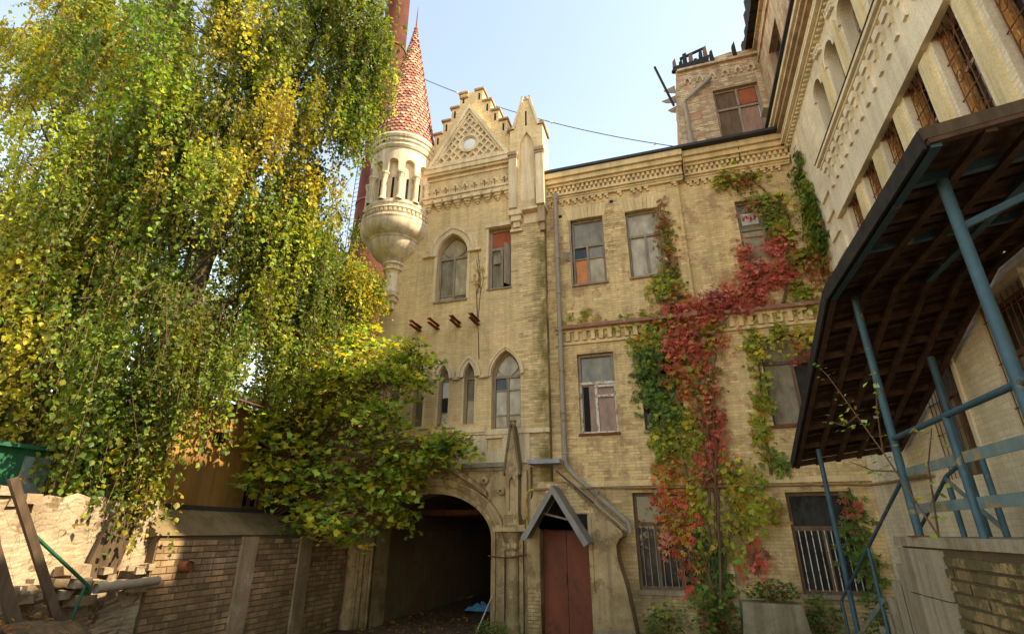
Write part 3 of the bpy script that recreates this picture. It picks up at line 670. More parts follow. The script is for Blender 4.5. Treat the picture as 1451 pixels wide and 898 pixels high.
for s_ in (-1, 1):
    P0, P1, P2, P3 = Vector((AX + .1 + s_ * 1.35, 3.02)), Vector((AX + .1 + s_ * .85, 3.5)), Vector((AX + .1 + s_ * .18, 3.55)), Vector((AX + .1 + s_ * .03, 4.22))
    cur = [P0 * (1 - t) ** 3 + P1 * 3 * t * (1 - t) ** 2 + P2 * 3 * t * t * (1 - t) + P3 * t ** 3 for t in np.linspace(0, 1, 14)]
    up = [(q.x, q.y + .0) for q in cur]; lo = [(q.x + s_ * .0, q.y - .1) for q in cur]
    MB(PO).prism(up + lo[::-1], -.18, .2).build('ogee_hood', 'portal', portal)
for a, b_ in ((-4.55, 3.28), (-4.12, 3.03), (-5.42, 3.86), (-7.25, 3.28)):
    mb = MB(); c = Vector((a, -.5, b_))
    for k in range(3): mb.lathe([(.1 - .03 * k, 0), (.1 - .035 * k, .03), (.04, .05)], 0, 0, 9, True)
    mb.v = [(c.x + x + .01 * math.sin(9 * z), c.y - z * 1.4, c.z + y) for x, y, z in mb.v]
    mb.build('rosette', 'portal', portal)
for a, sgn in ((-3.83, 1), (-7.97, -1)):                        # jamb columns
    z = [(.2, 0), (.2, .28), (.17, .34), (.155, .4), (.15, 1.62), (.17, 1.64), (.17, 1.69), (.15, 1.72), (.18, 1.82), (.15, 1.9), (.22, 2.0), (.24, 2.08), (.24, 2.14)]
    MB().lathe(z, a, -.52, 20, False).build('jamb_column', 'portal', portal)
    q = (a - .36, a + .4) if sgn > 0 else (a - .2, a + .3)
    MB(PO).box(q[0], q[1], 2.14, 2.22, -.05, .4).box(q[0] + .03, q[1] - .03, 2.22, 2.28, -.05, .32).build('abacus', 'portal', portal)
    MB(PO).box(a + .17, a + .26, 0, 2.14, 0, .1).box(a - .3, a - .2, 0, 2.14, 0, .07).build('jamb_moulding', 'portal', portal)
    for k in range(7):
        t = k / 7 * 2 * math.pi; c = Vector((a + .17 * math.cos(t), -.52 + .17 * math.sin(t), 1.83))
        MB().lathe([(.01, -.09), (.045, -.05), (.055, 0), (.04, .05), (.01, .08)], 0, 0, 7, True).build('capital_leaf', 'portal', portal, None, tuple(c))
MB().tube([(-4.42, -.5, 1.62), (-4.0, -.72, 1.6), (-3.83, -.72, 1.6), (-3.45, -.6, 1.66)], .018, 6).build('tie_rod', 'rust', portal)
# lower pinnacle on the pier
mb = MB(PO); mb.box(-3.98, -3.6, 2.28, 2.42, -.05, .34).box(-3.96, -3.62, 2.42, 2.5, -.05, .3)
sh = rect(-3.94, -3.64, 2.5, 3.43); hp = pointed(-3.86, -3.72, 2.58, 3.2, 3.34)
mb.prism(sh, -.05, .26, [hp]); mb.sheet(hp, (), .2)
pinn = mb.build('pinnacle', 'portal', tower)
MB(PO).box(-3.58, -3.46, 2.4, 3.5, -.05, .14).build('side_shaft', 'portal', pinn)
MB(PO).prism([(-4.0, 3.43), (-3.58, 3.43), (-3.74, 4.5), (-3.84, 4.5)], -.02, .25).build('gablet', 'portal', pinn)
MB(PO).prism([(-4.01, 3.38), (-3.97, 3.38), (-3.81, 4.45), (-3.81, 4.6), (-3.85, 4.55)], -.02, .29).build('gablet_coping', 'coping', pinn)
MB(PO).prism([(-3.57, 3.38), (-3.61, 3.38), (-3.77, 4.45), (-3.77, 4.6), (-3.73, 4.55)], -.02, .29).build('gablet_coping', 'coping', pinn)
MB().lathe([(.03, 4.5), (.09, 4.56), (.07, 4.64), (.1, 4.68), (.03, 4.76)], -3.79, -.6, 8).build('pinnacle_knob', 'portal', pinn)
MB(PO).box(-3.4, -2.62, 3.62, 3.72, -.2, .28).build('flashing', 'paleledge', tower)
# passage through the tower
ins = [(AX - AH, 0)] + [(AX - AH * math.cos(math.pi * i / 24), AS + AR * math.sin(math.pi * i / 24)) for i in range(25)] + [(AX + AH, 0)]
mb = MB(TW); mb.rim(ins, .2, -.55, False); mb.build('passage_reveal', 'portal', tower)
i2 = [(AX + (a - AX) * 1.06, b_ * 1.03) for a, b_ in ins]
mb = MB(TW); mb.rim(i2, -.55, -15.5, False); mb.sheet(i2, (), -15.5); mb.build('passage_vault', 'passage', tower)  # vault carried far past the tower so the passage ends dark
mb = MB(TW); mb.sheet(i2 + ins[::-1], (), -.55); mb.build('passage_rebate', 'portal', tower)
for y in (1.6, 3.4, 6.0): MB().bar((AX - 1.5, y, 2.62), (AX + 1.5, y, 2.66), .12, .14).build('passage_beam', 'rust', tower)
# ------------------------------------------------------------------ middle wing
WG = Fr('F', 0.0); WR = Fr('F', 0.12)
wing = thing('brick_wing', 'three-storey cream brick wing overgrown by red creeper between tower and side wing', 'building', (0.5, 0, 0))
XS, XC = 0.9, 3.85
hl = [rect(-2.2, -1.27, 8.47, 10.57), rect(-.63, .3, 8.47, 10.55), rect(-2.21, -1.27, 4.38, 6.45), rect(-.64, .3, 4.38, 6.44), rect(-1.08, .3, .97, 2.97)]
hr = [rect(2.27, 3.48, 8.38, 10.4), rect(2.2, 3.4, 4.36, 6.5), rect(2.16, 3.42, .96, 2.93)]
wall_sheet(WG, [(-2.95, 0), (XS, 0), (XS, 12.1), (-2.95, 12.1)], hl, .3, 'wing_mortar', 'wall', wing)
mb = MB(WR); mb.sheet(rect(XS, XC + .05, 0, 12.1), hr, 0)
for h in hr: mb.rim(h, 0, -.3)
mb.build('wall', 'wing_mortar', wing)
MB(WG).rim([(XS, 0), (XS, 12.1)], 0, -.12, False).build('wall', 'wing_mortar', wing)
rc = brick_rects(-2.94, XS - .004, .02, 11.4, hl); edge_ = [r_ for r_ in rc if r_[1] < -2.3 + rng.normal(0, .1) or (r_[2] < 4 + rng.normal(0, .5)) or (r_[2] > 9.2 + rng.normal(0, .3) and r_[0] > -1.3 and r_[1] < -.6)]; es = set(edge_)
bricks('brickwork', [r_ for r_ in rc if r_ not in es], WG, 'wing', wing, tint=(.86, 1.1))
bricks('bare_brickwork', edge_, WG, 'wing', wing, d0=-.02, d1=.007, jit=.004, tint=(.72, 1.1))
bricks('brickwork', brick_rects(XS + .004, XC, .02, 11.4, hr), WR, 'wing', wing, tint=(.84, 1.1))
mb = MB(); mb.box(-2.9, 3.8, 1.2, 5.9, 0, 12.0).build('dark_core', 'dark', wing)  # solid block added to keep the wing's rooms dark
mb = MB(); mb.box(-2.93, XC, -.42, 6.2, 12.12, 12.2); mb.build('roof', 'roofmetal', wing)
mb = MB(); mb.box(-2.93, XC, 6.0, 6.2, 0, 12.1); mb.build('back_wall', 'wing_mortar', wing)
# main cornice, left part proud of the right
for fr, a0, a1 in ((WG, -2.93, XS + .2), (WR, XS + .2, XC)):
    MB(fr).box(a0, a1, 11.93, 12.11, -.1, .36).build('cornice_slab', 'wing_trim', wing)
    MB(fr).box(a0, a1 - .02, 11.78, 11.93, -.1, .28).build('cornice_slab', 'wing_trim', wing)
    MB(fr).box(a0, a1 - .04, 11.7, 11.78, -.1, .2).build('cornice_slab', 'wing_trim', wing)
    MB(fr).box(a0, a1 - .05, 11.56, 11.7, -.1, .1).build('cornice_band', 'wing_trim', wing)
    MB(fr).box(a0, a1 - .05, 11.4, 11.48, -.1, .17).box(a0, a1 - .05, 11.34, 11.4, -.1, .11).build('cornice_band', 'wing_trim', wing)
    mb = MB(fr); q = a0 + .05
    while q < a1 - .12:
        mb.box(q, q + .07, 11.58, 11.69, .09, .17); mb.box(q + .065, q + .135, 11.485, 11.57, .09, .15); q += .135
    mb.build('dentil_course', 'wing_trim', wing, 'stuff')
    mb = MB(fr); q = a0 + .05
    while q < a1 - .3:
        dz = 0
        if rng.random() > .12: mb.box(q, q + .125, 11.2, 11.27, 0, .075); mb.box(q + .06, q + .125, 11.13, 11.2, 0, .06)
        q += .19
    mb.box(a0, a1 - .06, 11.27, 11.34, -.1, .085)
    mb.build('tooth_course', 'wing_trim', wing, 'stuff')
MB(WG).rim([(XS + .2, 11.3), (XS + .2, 12.11)], .36, -.12, False).build('cornice_return', 'wing_trim', wing)
# string course with blocks between the upper storeys
for fr, a0, a1 in ((WG, -2.75, XS), (WR, XS, XC)):
    MB(fr).box(a0, a1, 7.14, 7.22, 0, .13).box(a0, a1, 7.06, 7.14, 0, .08).box(a0, a1, 6.72, 6.79, 0, .06).build('string_course', 'wing_trim', wing)
    p = 0.0
    MB(fr).add([(a0, 7.24, 0), (a1, 7.24, 0), (a1, 7.225, .2), (a0, 7.225, .2), (a0, 7.13, .205), (a1, 7.13, .205), (a0, 7.3, 0), (a1, 7.3, 0)], [(6, 7, 2, 3), (3, 2, 5, 4)]).build('flashing', 'tin', wing)
    q = a0 + .12; first = None
    while q < a1 - .1:
        o_ = MB(fr).box(q - .055, q + .055, 6.82, 7.06, 0, .075).build('block', 'wing_trim', wing) if first is None else None
        if first is None: first = (o_, q)
        else: copies(first[0], wing, [(q - first[1], 0, 0)])
        q += .22
    MB(fr).box(a0, a1, 3.12, 3.2, 0, .07).box(a0, a1, 3.2, 3.25, 0, .04).build('string_course', 'wing_trim', wing)
# flat arches over the windows (proud voussoirs)
for a0, a1, z in ((-2.2, -1.27, 10.58), (-.63, .3, 10.56)):
    k = 11
    for i in range(k):
        t0, t1 = i / k, (i + 1) / k; sl_ = .12; f = lambda t, top: a0 - .06 + (a1 - a0 + .12) * t + (t - .5) * 2 * sl_ * top
        o_ = .02 + (.012 if 4 <= i <= 6 else 0)
        MB(WG).prism([(f(t0, 0) + .004, z), (f(t1, 0) - .004, z), (f(t1, 1) - .004, z + .4), (f(t0, 1) + .004, z + .4)], 0, o_).build('voussoir', 'wing_trim', wing)
for a, z in ((-.98, 10.95), (-2.5, 10.72)): MB(WG).box(a - .05, a + .05, z, z + .09, 0, .0085).build('vent_hole', 'dark', wing)
# windows
sw = (.04, .06, .07, 'wood')
w = window(wing, WG, hl[0], (-2.2, -1.27, 8.47, 9.72), -.14, cols=(.46,), rows=(.68,), panes=('orange', 'glass_dark', 'glass_beige', 'glass_grey'), headpane='glass_grey', sill=sw)
MB(WG).box(-2.26, -2.2, 8.5, 10.55, -.13, .02).build('jamb_board', 'wood', w)
MB().add([(-2.2, .03, 9.2), (-2.2, .03, 9.52), (-2.45, -.2, 9.5), (-2.45, -.2, 9.3), (-2.18, .05, 9.2), (-2.18, .05, 9.52), (-2.43, -.18, 9.5), (-2.43, -.18, 9.3)], [(0, 1, 2, 3), (4, 5, 6, 7), (0, 4, 7, 3), (1, 5, 6, 2), (3, 2, 6, 7)]).build('open_vent', 'wood', w)
window(wing, WG, hl[1], (-.63, .3, 8.47, 9.78), -.14, cols=(.52,), rows=(), panes=('glass_light', 'glass_light'), headpane='glass_light', sill=sw)
w = window(wing, WR, hr[0], (2.27, 3.48, 8.38, 9.55), -.14, cols=(.5,), rows=(.82,), panes=('glass_light', 'glass_light', 'glass_grey', 'glass_grey'), headpane='glass_grey', sill=sw)
MB(WR).box(2.85, 2.9, 9.6, 10.35, -.16, -.1).build('mullion', 'wood', w)
MB(WR).box(2.38, 2.8, 9.72, 10.06, -.165, -.158).build('notice', 'paper', w)
for a, b_ in ((2.42, 9.86), (2.5, 9.9), (2.6, 9.84), (2.7, 9.88)): MB(WR).box(a, a + .05, b_, b_ + .1, -.158, -.155).build('notice_letter', 'redink', w)
MB(WR).box(2.5, 2.66, 8.42, 8.6, -.16, -.15).build('notice', 'paper', w)
w = window(wing, WG, hl[2], (-2.21, -1.27, 4.38, 5.68), -.14, cols=(.46,), rows=(), panes=('glass_pink', 'glass_pink'), headpane='glass_grey', frame='whitewood', sill=(.04, .06, .07, 'rust'))
MB(WG).box(-2.12, -1.97, 4.46, 5.6, -.165, -.155).build('dark_curtain', 'dark', w)
MB(WG).box(-1.73, -1.33, 5.3, 5.36, -.16, -.1).box(-1.73, -1.33, 5.56, 5.62, -.16, -.1).build('vent_sash', 'whitewood', w)
MB(WG).box(-2.2, -2.14, 5.72, 6.44, -.18, -.1).box(-1.34, -1.28, 5.72, 6.44, -.18, -.1).box(-2.14, -1.34, 6.38, 6.44, -.18, -.1).build('upper_frame', 'wood', w)
window(wing, WG, hl[3], (-.64, .3, 4.38, 5.68), -.14, cols=(.5,), panes=('glass_dark', 'glass_grey'), headpane='glass_dark', frame='brownwood', sill=sw)
window(wing, WR, hr[1], (2.2, 3.4, 4.36, 5.85), -.14, cols=(.55,), panes=('glass_grey', 'glass_dark'), headpane='glass_grey', frame='brownwood', sill=(.05, .06, .07, 'rust'))
window(wing, WG, hl[4], (-1.08, .3, .97, 2.3), -.12, cols=(.33, .67), rows=(), panes=('glass_dark', 'glass_dark', 'glass_dark'), headpane='glass_dark', frame='brownwood', sill=(.05, .09, .09, 'concrete'), bars=(9, 'wood', 1.02, 2.26, -.095), fw=.07)
window(wing, WR, hr[2], (2.16, 3.42, .96, 2.2), -.12, cols=(.5,), rows=(), panes=('glass_dark', 'glass_dark'), headpane='glass_dark', frame='brownwood', sill=(.05, .07, .08, 'wood'), bars=(9, 'whitewood', 1.02, 2.16, -.1), fw=.08)
# drainpipe beside the tower
mb = MB(); x = -2.6; y = -.18
mb.tube([(x, y, 11.3), (x, y, 3.72)], .065, 12)
for z in (10.4, 9.3, 8.2, 7.1, 6.0, 4.9, 3.9): mb.lathe([(.065, z - .03), (.078, z - .02), (.078, z + .02), (.065, z + .03)], x, y, 12)
pipe = mb.build('drainpipe', 'zinc', wing)
mb = MB(); mb.tube([(x, y, 3.74), (x + .03, y - .03, 3.6), (x + .25, y - .12, 3.35), (-1.3, -.35, 2.42), (-1.19, -.36, 2.33), (-1.17, -.36, 2.1)], .062, 12)
mb.tube([(x + .72, y - .16, 2.985), (x + .78, y - .165, 2.935)], .075, 12); mb.build('downspout', 'zinc', pipe)
for z in (10.9, 8.7, 6.5): MB().box(x - .02, x + .02, y + .03, 0.0, z, z + .03).build('pipe_clamp', 'rust', pipe)
MB().lathe([(.1, 11.45), (.09, 11.3), (.066, 11.25)], x, y, 12).build('pipe_head', 'zinc', pipe)

# ------------------------------------------------------------------ porch with the red door
PC = Fr('F', -0.78)
porch = thing('door_porch', 'stained plaster porch with raking buttress around a red-brown door', 'porch', (-2.4, -.5, 0))
po = [(-3.42, 0), (-3.11, 0), (-3.11, 2.5), (-2.02, 2.5), (-2.02, 0), (-1.14, 0), (-1.2, .5), (-1.3, 1.1), (-1.43, 1.6), (-1.44, 1.86), (-1.36, 2.0), (-1.28, 2.05), (-1.3, 2.14), (-2.5, 3.2), (-3.1, 3.2), (-3.42, 2.6)]
MB(PC).prism(po, -.76, 0).build('porch_wall', 'portal', porch)
bricks('brickwork', [r_ for r_ in brick_rects(-2.95, -1.9, 2.52, 3.16, outline=[(-3.05, 2.5), (-1.75, 2.5), (-2.5, 3.19), (-3.05, 3.19)])] + brick_rects(-3.4, -3.13, .05, 1.0), PC, 'wing', porch, d1=.008)
MB(PC).box(-2.02, -1.2, 0, .28, 0, .05).build('plinth', 'concrete', porch)
MB(PC).box(-2.02, -1.94, .95, 2.45, 0, .04).build('door_surround', 'portal', porch)
MB(PC).box(-3.2, -3.12, .95, 2.45, 0, .04).build('door_surround', 'portal', porch)
door = MB(PC).box(-3.1, -2.57, .03, 2.49, -.3, -.25).box(-2.56, -2.03, .03, 2.49, -.3, -.25).build('door', 'door', porch)
for z in (.7, 1.7): MB(PC).box(-3.06, -2.07, z, z + .05, -.25, -.24).build('door_strap', 'door', door)
MB(PC).box(-2.63, -2.58, 1.1, 1.28, -.25, -.2).build('handle', 'rust', door)
MB(PC).box(-3.2, -1.95, 0, .05, -.3, .2).build('threshold', 'concrete', porch)
hood_ = thing('door_hood', 'grey galvanised sheet-metal gable hood over the red-brown door', 'hood', (-2.6, -1.1, 2.0))
A = (-2.62, 3.02); Bl = (-3.3, 2.0); Br = (-1.92, 1.9); t = .035
for E_, nm in ((Bl, 'roof_sheet'), (Br, 'roof_sheet')):
    d = Vector((E_[0] - A[0], E_[1] - A[1])).normalized(); nn = Vector((-d.y, d.x)) * (t if E_ is Br else -t)
    mb = MB(Fr('F', -.8)); mb.prism([A, E_, (E_[0] + nn.x, E_[1] + nn.y), (A[0], A[1] + .05)], 0, .78); mb.build(nm, 'hood', hood_)
    mb = MB(Fr('F', -1.58)); q = Vector((d.y, -d.x)) * (.085 if E_ is Br else -.085)
    mb.prism([(A[0], A[1] + .03), (E_[0] + nn.x, E_[1] + nn.y), (E_[0] + q.x, E_[1] + q.y), (A[0], A[1] - .14)], 0, .012); mb.build('front_flange', 'hood', hood_)
MB().bar((-2.9, -1.2, 2.5), (-2.25, -1.2, 2.35), .04, .04).build('brace', 'wood', hood_)
MB(Fr('F', -.81)).sheet([(-2.62, 2.95), (-3.15, 2.2), (-3.12, 2.48), (-2.02, 2.48), (-2.05, 2.15)], (), .004).build('dark_sheet', 'dark', hood_)  # near-black sheet filling the gable below the hood
for i, (p, q) in enumerate((((-2.55, -.84, 3.36), (-1.18, -.86, 2.17)), ((-2.66, -.88, 3.42), (-1.85, -.92, 2.72)))):
    o_ = MB().bar(p, q, .09, .035).build('plank', 'beam' if i else 'zinc')
    tag(o_, ('pale grey plank lying along the raking top of the porch', 'short weathered plank lying on the longer plank above the door hood')[i], 'plank')

# gas pipe along the wing
gp = thing('gas_pipe', 'yellow and brown gas pipe running above the ground-floor windows', 'pipe', (-3.3, -.9, 2.25))
MB().tube([(-3.38, -.86, 2.2), (-3.38, -.86, 2.88), (-3.36, -.86, 2.97), (-3.28, -.86, 3.02), (-3.2, -.86, 3.03)], .03, 10).build('riser', 'yellowpipe', gp)
MB().tube([(-3.2, -.86, 3.03), (-1.8, -.5, 3.06), (-1.0, -.14, 3.07), (.4, -.14, 3.06), (3.3, -.08, 3.05), (3.72, -.2, 3.02), (3.74, -1.5, 2.98), (3.74, -3.0, 2.96)], .028, 10).build('run', 'brownpipe', gp)
for x in (-.6, 1.2, 2.9): MB().box(x - .015, x + .015, -.12, .1, 3.02, 3.04).build('bracket', 'rust', gp)

# ------------------------------------------------------------------ side wing on the right
XR = 3.85; SW = Fr('R', XR)
side = thing('side_wing', 'tall pale cream wing with barred pilastered windows and a burnt-out top storey', 'building', (4.5, -6, 0))
bays = [-2.85 - i for i in range(11)]
hs = [rect(c - .28, c + .28, 6.05, 8.24) for c in bays] + [rounded(c - .27, c + .27, 9.56, 10.95, .25) for c in bays]
gw = [rect(-6.45, -5.42, 2.75, 4.75), rect(-4.45, -3.3, 2.85, 4.6), rect(-8.6, -7.5, 2.75, 4.75)]
wall_sheet(SW, rect(-17, .3, 0, 12.0), hs + gw, .34, 'side_mortar', 'wall', side)
rr = brick_rects(-10.5, .1, .05, 8.3, hs + gw) + brick_rects(-10.5, .1, 9.5, 11.9, hs)
bricks('brickwork', rr, SW, 'side', side, d1=.002, jit=.0006)
MB().box(4.6, 10.5, -17, 6, 0, 12.2).build('dark_core', 'dark', side)  # block added behind the windows to keep this wing dark inside
MB().box(XR, 11, -17.3, -17, 0, 12.4).build('end_wall', 'side_mortar', side)
MB().box(3.5, 11, -17.3, 6.2, 12.42, 12.5).build('roof', 'roofmetal', side)
for w0, w1, z0, z1, m in ((0, .42, 12.3, 12.42, 'side_trim'), (0, .36, 12.2, 12.3, 'ruin_trim'), (0, .28, 12.08, 12.2, 'ruin_mortar'), (0, .18, 11.98, 12.08, 'side_trim'), (0, .22, 11.78, 11.84, 'side_trim'), (0, .13, 11.72, 11.78, 'side_trim')):
    MB(SW).box(-17, .1, z0, z1, w0, w1).build('cornice_slab', m, side)
MB(SW).box(-10, .15, 12.42, 12.47, .3, .5).build('gutter', 'roofmetal', side)
mb = MB(SW); q = -10.0
while q < -.2:
    mb.box(q, q + .075, 11.86, 11.97, 0, .15); mb.box(q + .02, q + .06, 11.66, 11.72, 0, .1); q += .15
mb.build('dentil_course', 'side_trim', side, 'stuff')
MB(SW).box(-17, -2.2, 9.44, 9.52, 0, .24).box(-17, -2.2, 9.38, 9.44, 0, .18).box(-17, -2.2, 9.3, 9.38, 0, .12).build('sill_ledge', 'side_trim', side)
MB(SW).box(-17, -2.2, 9.521, 9.53, 0, .26).build('ledge_flashing', 'roofmetal', side)
MB(SW).box(-17, -2.15, 8.16, 9.3, 0, .1).build('frieze', 'side_trim', side)
mb = MB(SW); a = -2.5
mb.box(a - .1, a + .1, 9.16, 9.3, .1, .2).prism([(a - .1, 9.16), (a + .1, 9.16), (a + .035, 9.02), (a - .035, 9.02)], .1, .16).box(a - .03, a + .03, 8.82, 9.02, .1, .13).box(a - .06, a + .06, 8.74, 8.82, .1, .145)
cb = mb.build('corbel', 'side_trim', side); copies(cb, side, [(0, -.333 * i, 0) for i in range(1, 24)])
for i, c in enumerate(bays):
    a = c - .5                                                     # pilaster between bays
    MB(SW).box(a - .11, a + .11, 6.0, 8.1, 0, .05).build('pilaster', 'side_strip', side)
    MB(SW).box(a - .08, a + .08, 9.6, 11.2, 0, .06).build('pilaster', 'side_strip', side)
    if i > 7: continue
    o_ = rounded(c - .34, c + .34, 10.9, 10.95, .33); i_ = rounded(c - .275, c + .275, 10.9, 10.95, .255)
    MB(SW).prism(o_ + i_[::-1], 0, .05).build('arch_band', 'side_trim', side)
    for k in range(4):
        for dz in (0, .1): MB(SW).box(a - .2 + k * .1, a - .14 + k * .1, 11.42 + dz + .03 * k, 11.5 + dz + .03 * k, 0, .07).build('stepped_brick', 'side_trim', side)
    window(side, SW, hs[11 + i], (c - .27, c + .27, 9.56, 10.6), -.22, cols=(.5,), panes=('glass_grey', 'glass_dark'), headpane='glass_dark', fw=.04, frame='wood')
    w = window(side, SW, hs[i], (c - .28, c + .28, 6.05, 7.5), -.2, cols=(.5,), panes=('glass_sky', 'glass_sky', 'glass_dark')[i % 2:], headpane='glass_sky', fw=.05, frame='wood')
    MB(SW).box(c + .2, c + .279, 6.06, 8.23, -.2, -.12).build('rusty_jamb', 'rustframe', w)
    gb = MB()                                                       # wrought grille with scrolls
    X = XR + .07
    for k in range(4): yy = c - .22 + .44 * k / 3; gb.tube([(X, yy, 6.05), (X, yy, 8.24)], .009, 5)
    for zz in (6.5, 7.1, 7.7): gb.tube([(X, c - .28, zz), (X, c + .28, zz)], .009, 5)
    for k in range(3):
        for zz in (6.28, 6.8, 7.4, 7.95):
            cy_ = c - .147 + .147 * k; gb.tube([(X - .004, cy_ + .058 * math.cos(t), zz + .085 * math.sin(t)) for t in np.linspace(0, 5.6, 10)], .007, 4)
    gb.build('grille', 'rust', w)
for i in range(7):                                                  # quoin blocks by the corner
    z = 6.0 + i * .5; MB(SW).box(-1.95 - (.18 if i % 2 else 0), -1.4, z, z + .27, 0, .05).build('quoin', 'side_trim', side)
for h in gw:
    a0, a1, b0, b1 = h[0][0], h[1][0], h[0][1], h[2][1]
    w = window(side, SW, h, (a0, a1, b0, b0 + (b1 - b0) * .68), -.2, cols=(.5,), panes=('glass_dark', 'glass_grey'), headpane='glass_dark', frame='brownwood')
    gb = MB(); X = XR + .04
    for k in range(9): yy = a0 + .05 + (a1 - a0 - .1) * k / 8; gb.tube([(X, yy, b0), (X, yy, b1)], .007, 5)
    for zz in np.linspace(b0 + .2, b1 - .2, 4): gb.tube([(X, a0, zz), (X, a1, zz)], .007, 5)
    gb.build('grille', 'rust', w)
    MB(SW).box(a0 - .08, a1 + .08, b1, b1 + .06, 0, .06).box(a0 - .1, a0 - .02, b0, b1, 0, .03).build('window_surround', 'side_trim', side)
MB().tube([(3.75, -2.6, 4.65), (3.75, -5.0, 4.62)], .05, 8).build('iron_bracket', 'rust', side)
# top storey: face towards the yard, ruined end above the middle wing
UF = Fr('R', 3.66); RF = Fr('F', 0.06)
uh = [rect(-2.05, -.92, 12.9, 14.28), rect(-3.9, -3.1, 12.9, 14.28)]
mb = MB(UF); mb.sheet(rect(-5.3, .06, 12.4, 15.6), uh, 0)
for h in uh: mb.rim(h, 0, -.3)
attic = mb.build('attic_wall', 'ruin_mortar', side)
bricks('brickwork', brick_rects(-5.3, .05, 12.5, 15.5, uh), UF, 'ruin', attic)
MB(UF).box(-5.3, .05, 15.5, 15.6, 0, .1).box(-5.3, .05, 15.0, 15.08, 0, .06).build('attic_cornice', 'ruin_trim', attic)
for h in uh: window(attic, UF, h, (h[0][0], h[1][0], 12.9, 14.28), -.18, cols=(.5,), rows=(.6,), panes=('glass_dark',), frame='brownwood')
MB().box(3.7, 10.5, -5.3, -5.1, 12.4, 15.55).build('attic_end', 'ruin_mortar', attic)
MB().box(4.2, 10.5, -5.1, 6, 12.4, 15.3).build('attic_core', 'dark', attic)  # added block that keeps the attic rooms dark
MB().add([(3.62, -5.4, 15.62), (3.62, .4, 15.62), (8, .4, 17.6), (8, -5.4, 17.6)], [(0, 1, 2, 3)]).build('attic_roof', 'rustsheet', attic)
rw = rect(2.25, 3.48, 12.42, 14.3)
edge = [(1.18, 12.2), (3.66, 12.2), (3.66, 15.62), (3.1, 15.6), (2.95, 15.66), (2.5, 15.6), (2.3, 15.5), (1.9, 15.52), (1.7, 15.44), (1.32, 15.4), (1.3, 15.0), (1.22, 14.6), (1.24, 14.2), (1.16, 13.9), (1.2, 13.4), (1.14, 12.9)]
mb = MB(RF); mb.sheet(edge, [rw], 0); mb.rim(rw, 0, -.3); mb.rim(edge[2:] + [edge[0]], 0, -.45, False); ruin = mb.build('ruined_wall', 'ruin_mortar', side)
bricks('brickwork', brick_rects(1.1, 3.64, 12.2, 15.6, [rw], outline=edge), RF, 'ruin', ruin, jit=.006, tint=(.7, 1.15))
MB().add([(1.25, .1, 12.2), (1.25, 4, 12.2), (1.3, 4, 15.0), (1.3, .1, 15.2)], [(0, 1, 2, 3)]).build('ruined_side', 'ruin_mortar', ruin)
MB().box(1.5, 4.1, 2.4, 4.0, 12.2, 14.9).build('ruined_core', 'dark', ruin)  # near-black block added to darken the inside of the ruin
window(ruin, RF, rw, (2.25, 3.48, 12.42, 13.6), -.12, cols=(.52,), rows=(), panes=('brownwood', 'glass_pink'), headpane='brownwood', frame='wood', fw=.06)
MB(RF).box(2.86, 2.93, 13.66, 14.28, -.13, -.09).build('mullion', 'wood', ruin)
MB(RF).box(2.95, 3.4, 13.68, 14.22, -.14, -.125).build('board', 'redboard', ruin)
MB(RF).box(2.15, 3.6, 12.32, 12.42, 0, .07).build('sill', 'ruin_trim', ruin)
MB(RF).box(1.35, 3.66, 15.28, 15.36, 0, .1).build('cornice', 'ruin_trim', ruin)
q = 1.6
while q < 3.6:                                                     # eroded frieze of little niches
    mb = MB(RF); mb.prism([(q - .11, 14.75), (q - .11, 14.9), (q, 15.06), (q + .11, 14.9), (q + .11, 14.75), (q + .05, 14.75), (q + .05, 14.86), (q, 14.94), (q - .05, 14.86), (q - .05, 14.75)], 0, .05 + rng.uniform(-.015, .01))
    mb.build('niche_hood', 'ruin_trim', ruin); q += .36
for i in range(11):                                                # charred roof remnants standing on the wall
    q = 1.32 + i * .155 + rng.uniform(-.02, .02); h = (.5, .38, .62, .55, .3, .66, .72, .5, .12, .12, .62)[i]
    if i in (8, 9): continue
    if i == 10: q = 3.05
    MB(RF).prism([(q - .06, 15.42), (q + .07, 15.42), (q + .05 + rng.uniform(-.04, .04), 15.42 + h), (q - .04, 15.42 + h * rng.uniform(.7, .95))], -.12 + rng.uniform(-.05, .05), .02).build('burnt_rafter', 'charred' if i % 3 else 'rustsheet', ruin)
MB(RF).prism([(1.2, 15.4), (2.3, 15.46), (2.35, 15.72), (1.85, 15.62), (1.3, 15.58)], -.08, .03).build('burnt_sheet', 'charred', ruin)
MB(RF).prism([(1.5, 15.85), (2.3, 16.1), (2.3, 16.16), (1.5, 15.93)], -.08, -.02).build('burnt_batten', 'charred', ruin)
for (z, l_) in ((15.1, .35), (14.7, .45), (14.3, .3)): MB(RF).prism([(1.25, z), (1.25 - l_, z - .12), (1.25 - l_ * .7, z - .22), (1.25, z - .3)], -.3, -.27).build('torn_sheet', 'zinc', ruin)
MB().bar((.72, .05, 15.75), (1.12, .1, 14.1), .06, .06).build('loose_post', 'charred', ruin)
mb = MB(); mb.tube([(2.25, -.06, 14.72), (1.52, -.08, 14.12), (1.42, -.08, 13.98), (1.42, -.08, 13.4), (1.42, -.1, 12.55)], .06, 10); mb.tube([(1.42, -.1, 12.75), (1.42, -.1, 12.4)], .075, 10); mb.build('broken_drainpipe', 'zinc', ruin)
mb = MB(); 
for i in range(7):
    y = .3 - i * .33; h = rng.uniform(.3, .9); 
    MB(UF).prism([(y - .2, 15.6), (y + .16, 15.6), (y + .12, 15.6 + h), (y - .14, 15.6 + h * .8)], .02, .3).build('burnt_eave', 'charred', attic)
MB(UF).box(-3, .3, 15.9, 15.98, .02, .06).build('burnt_eave', 'charred', attic)
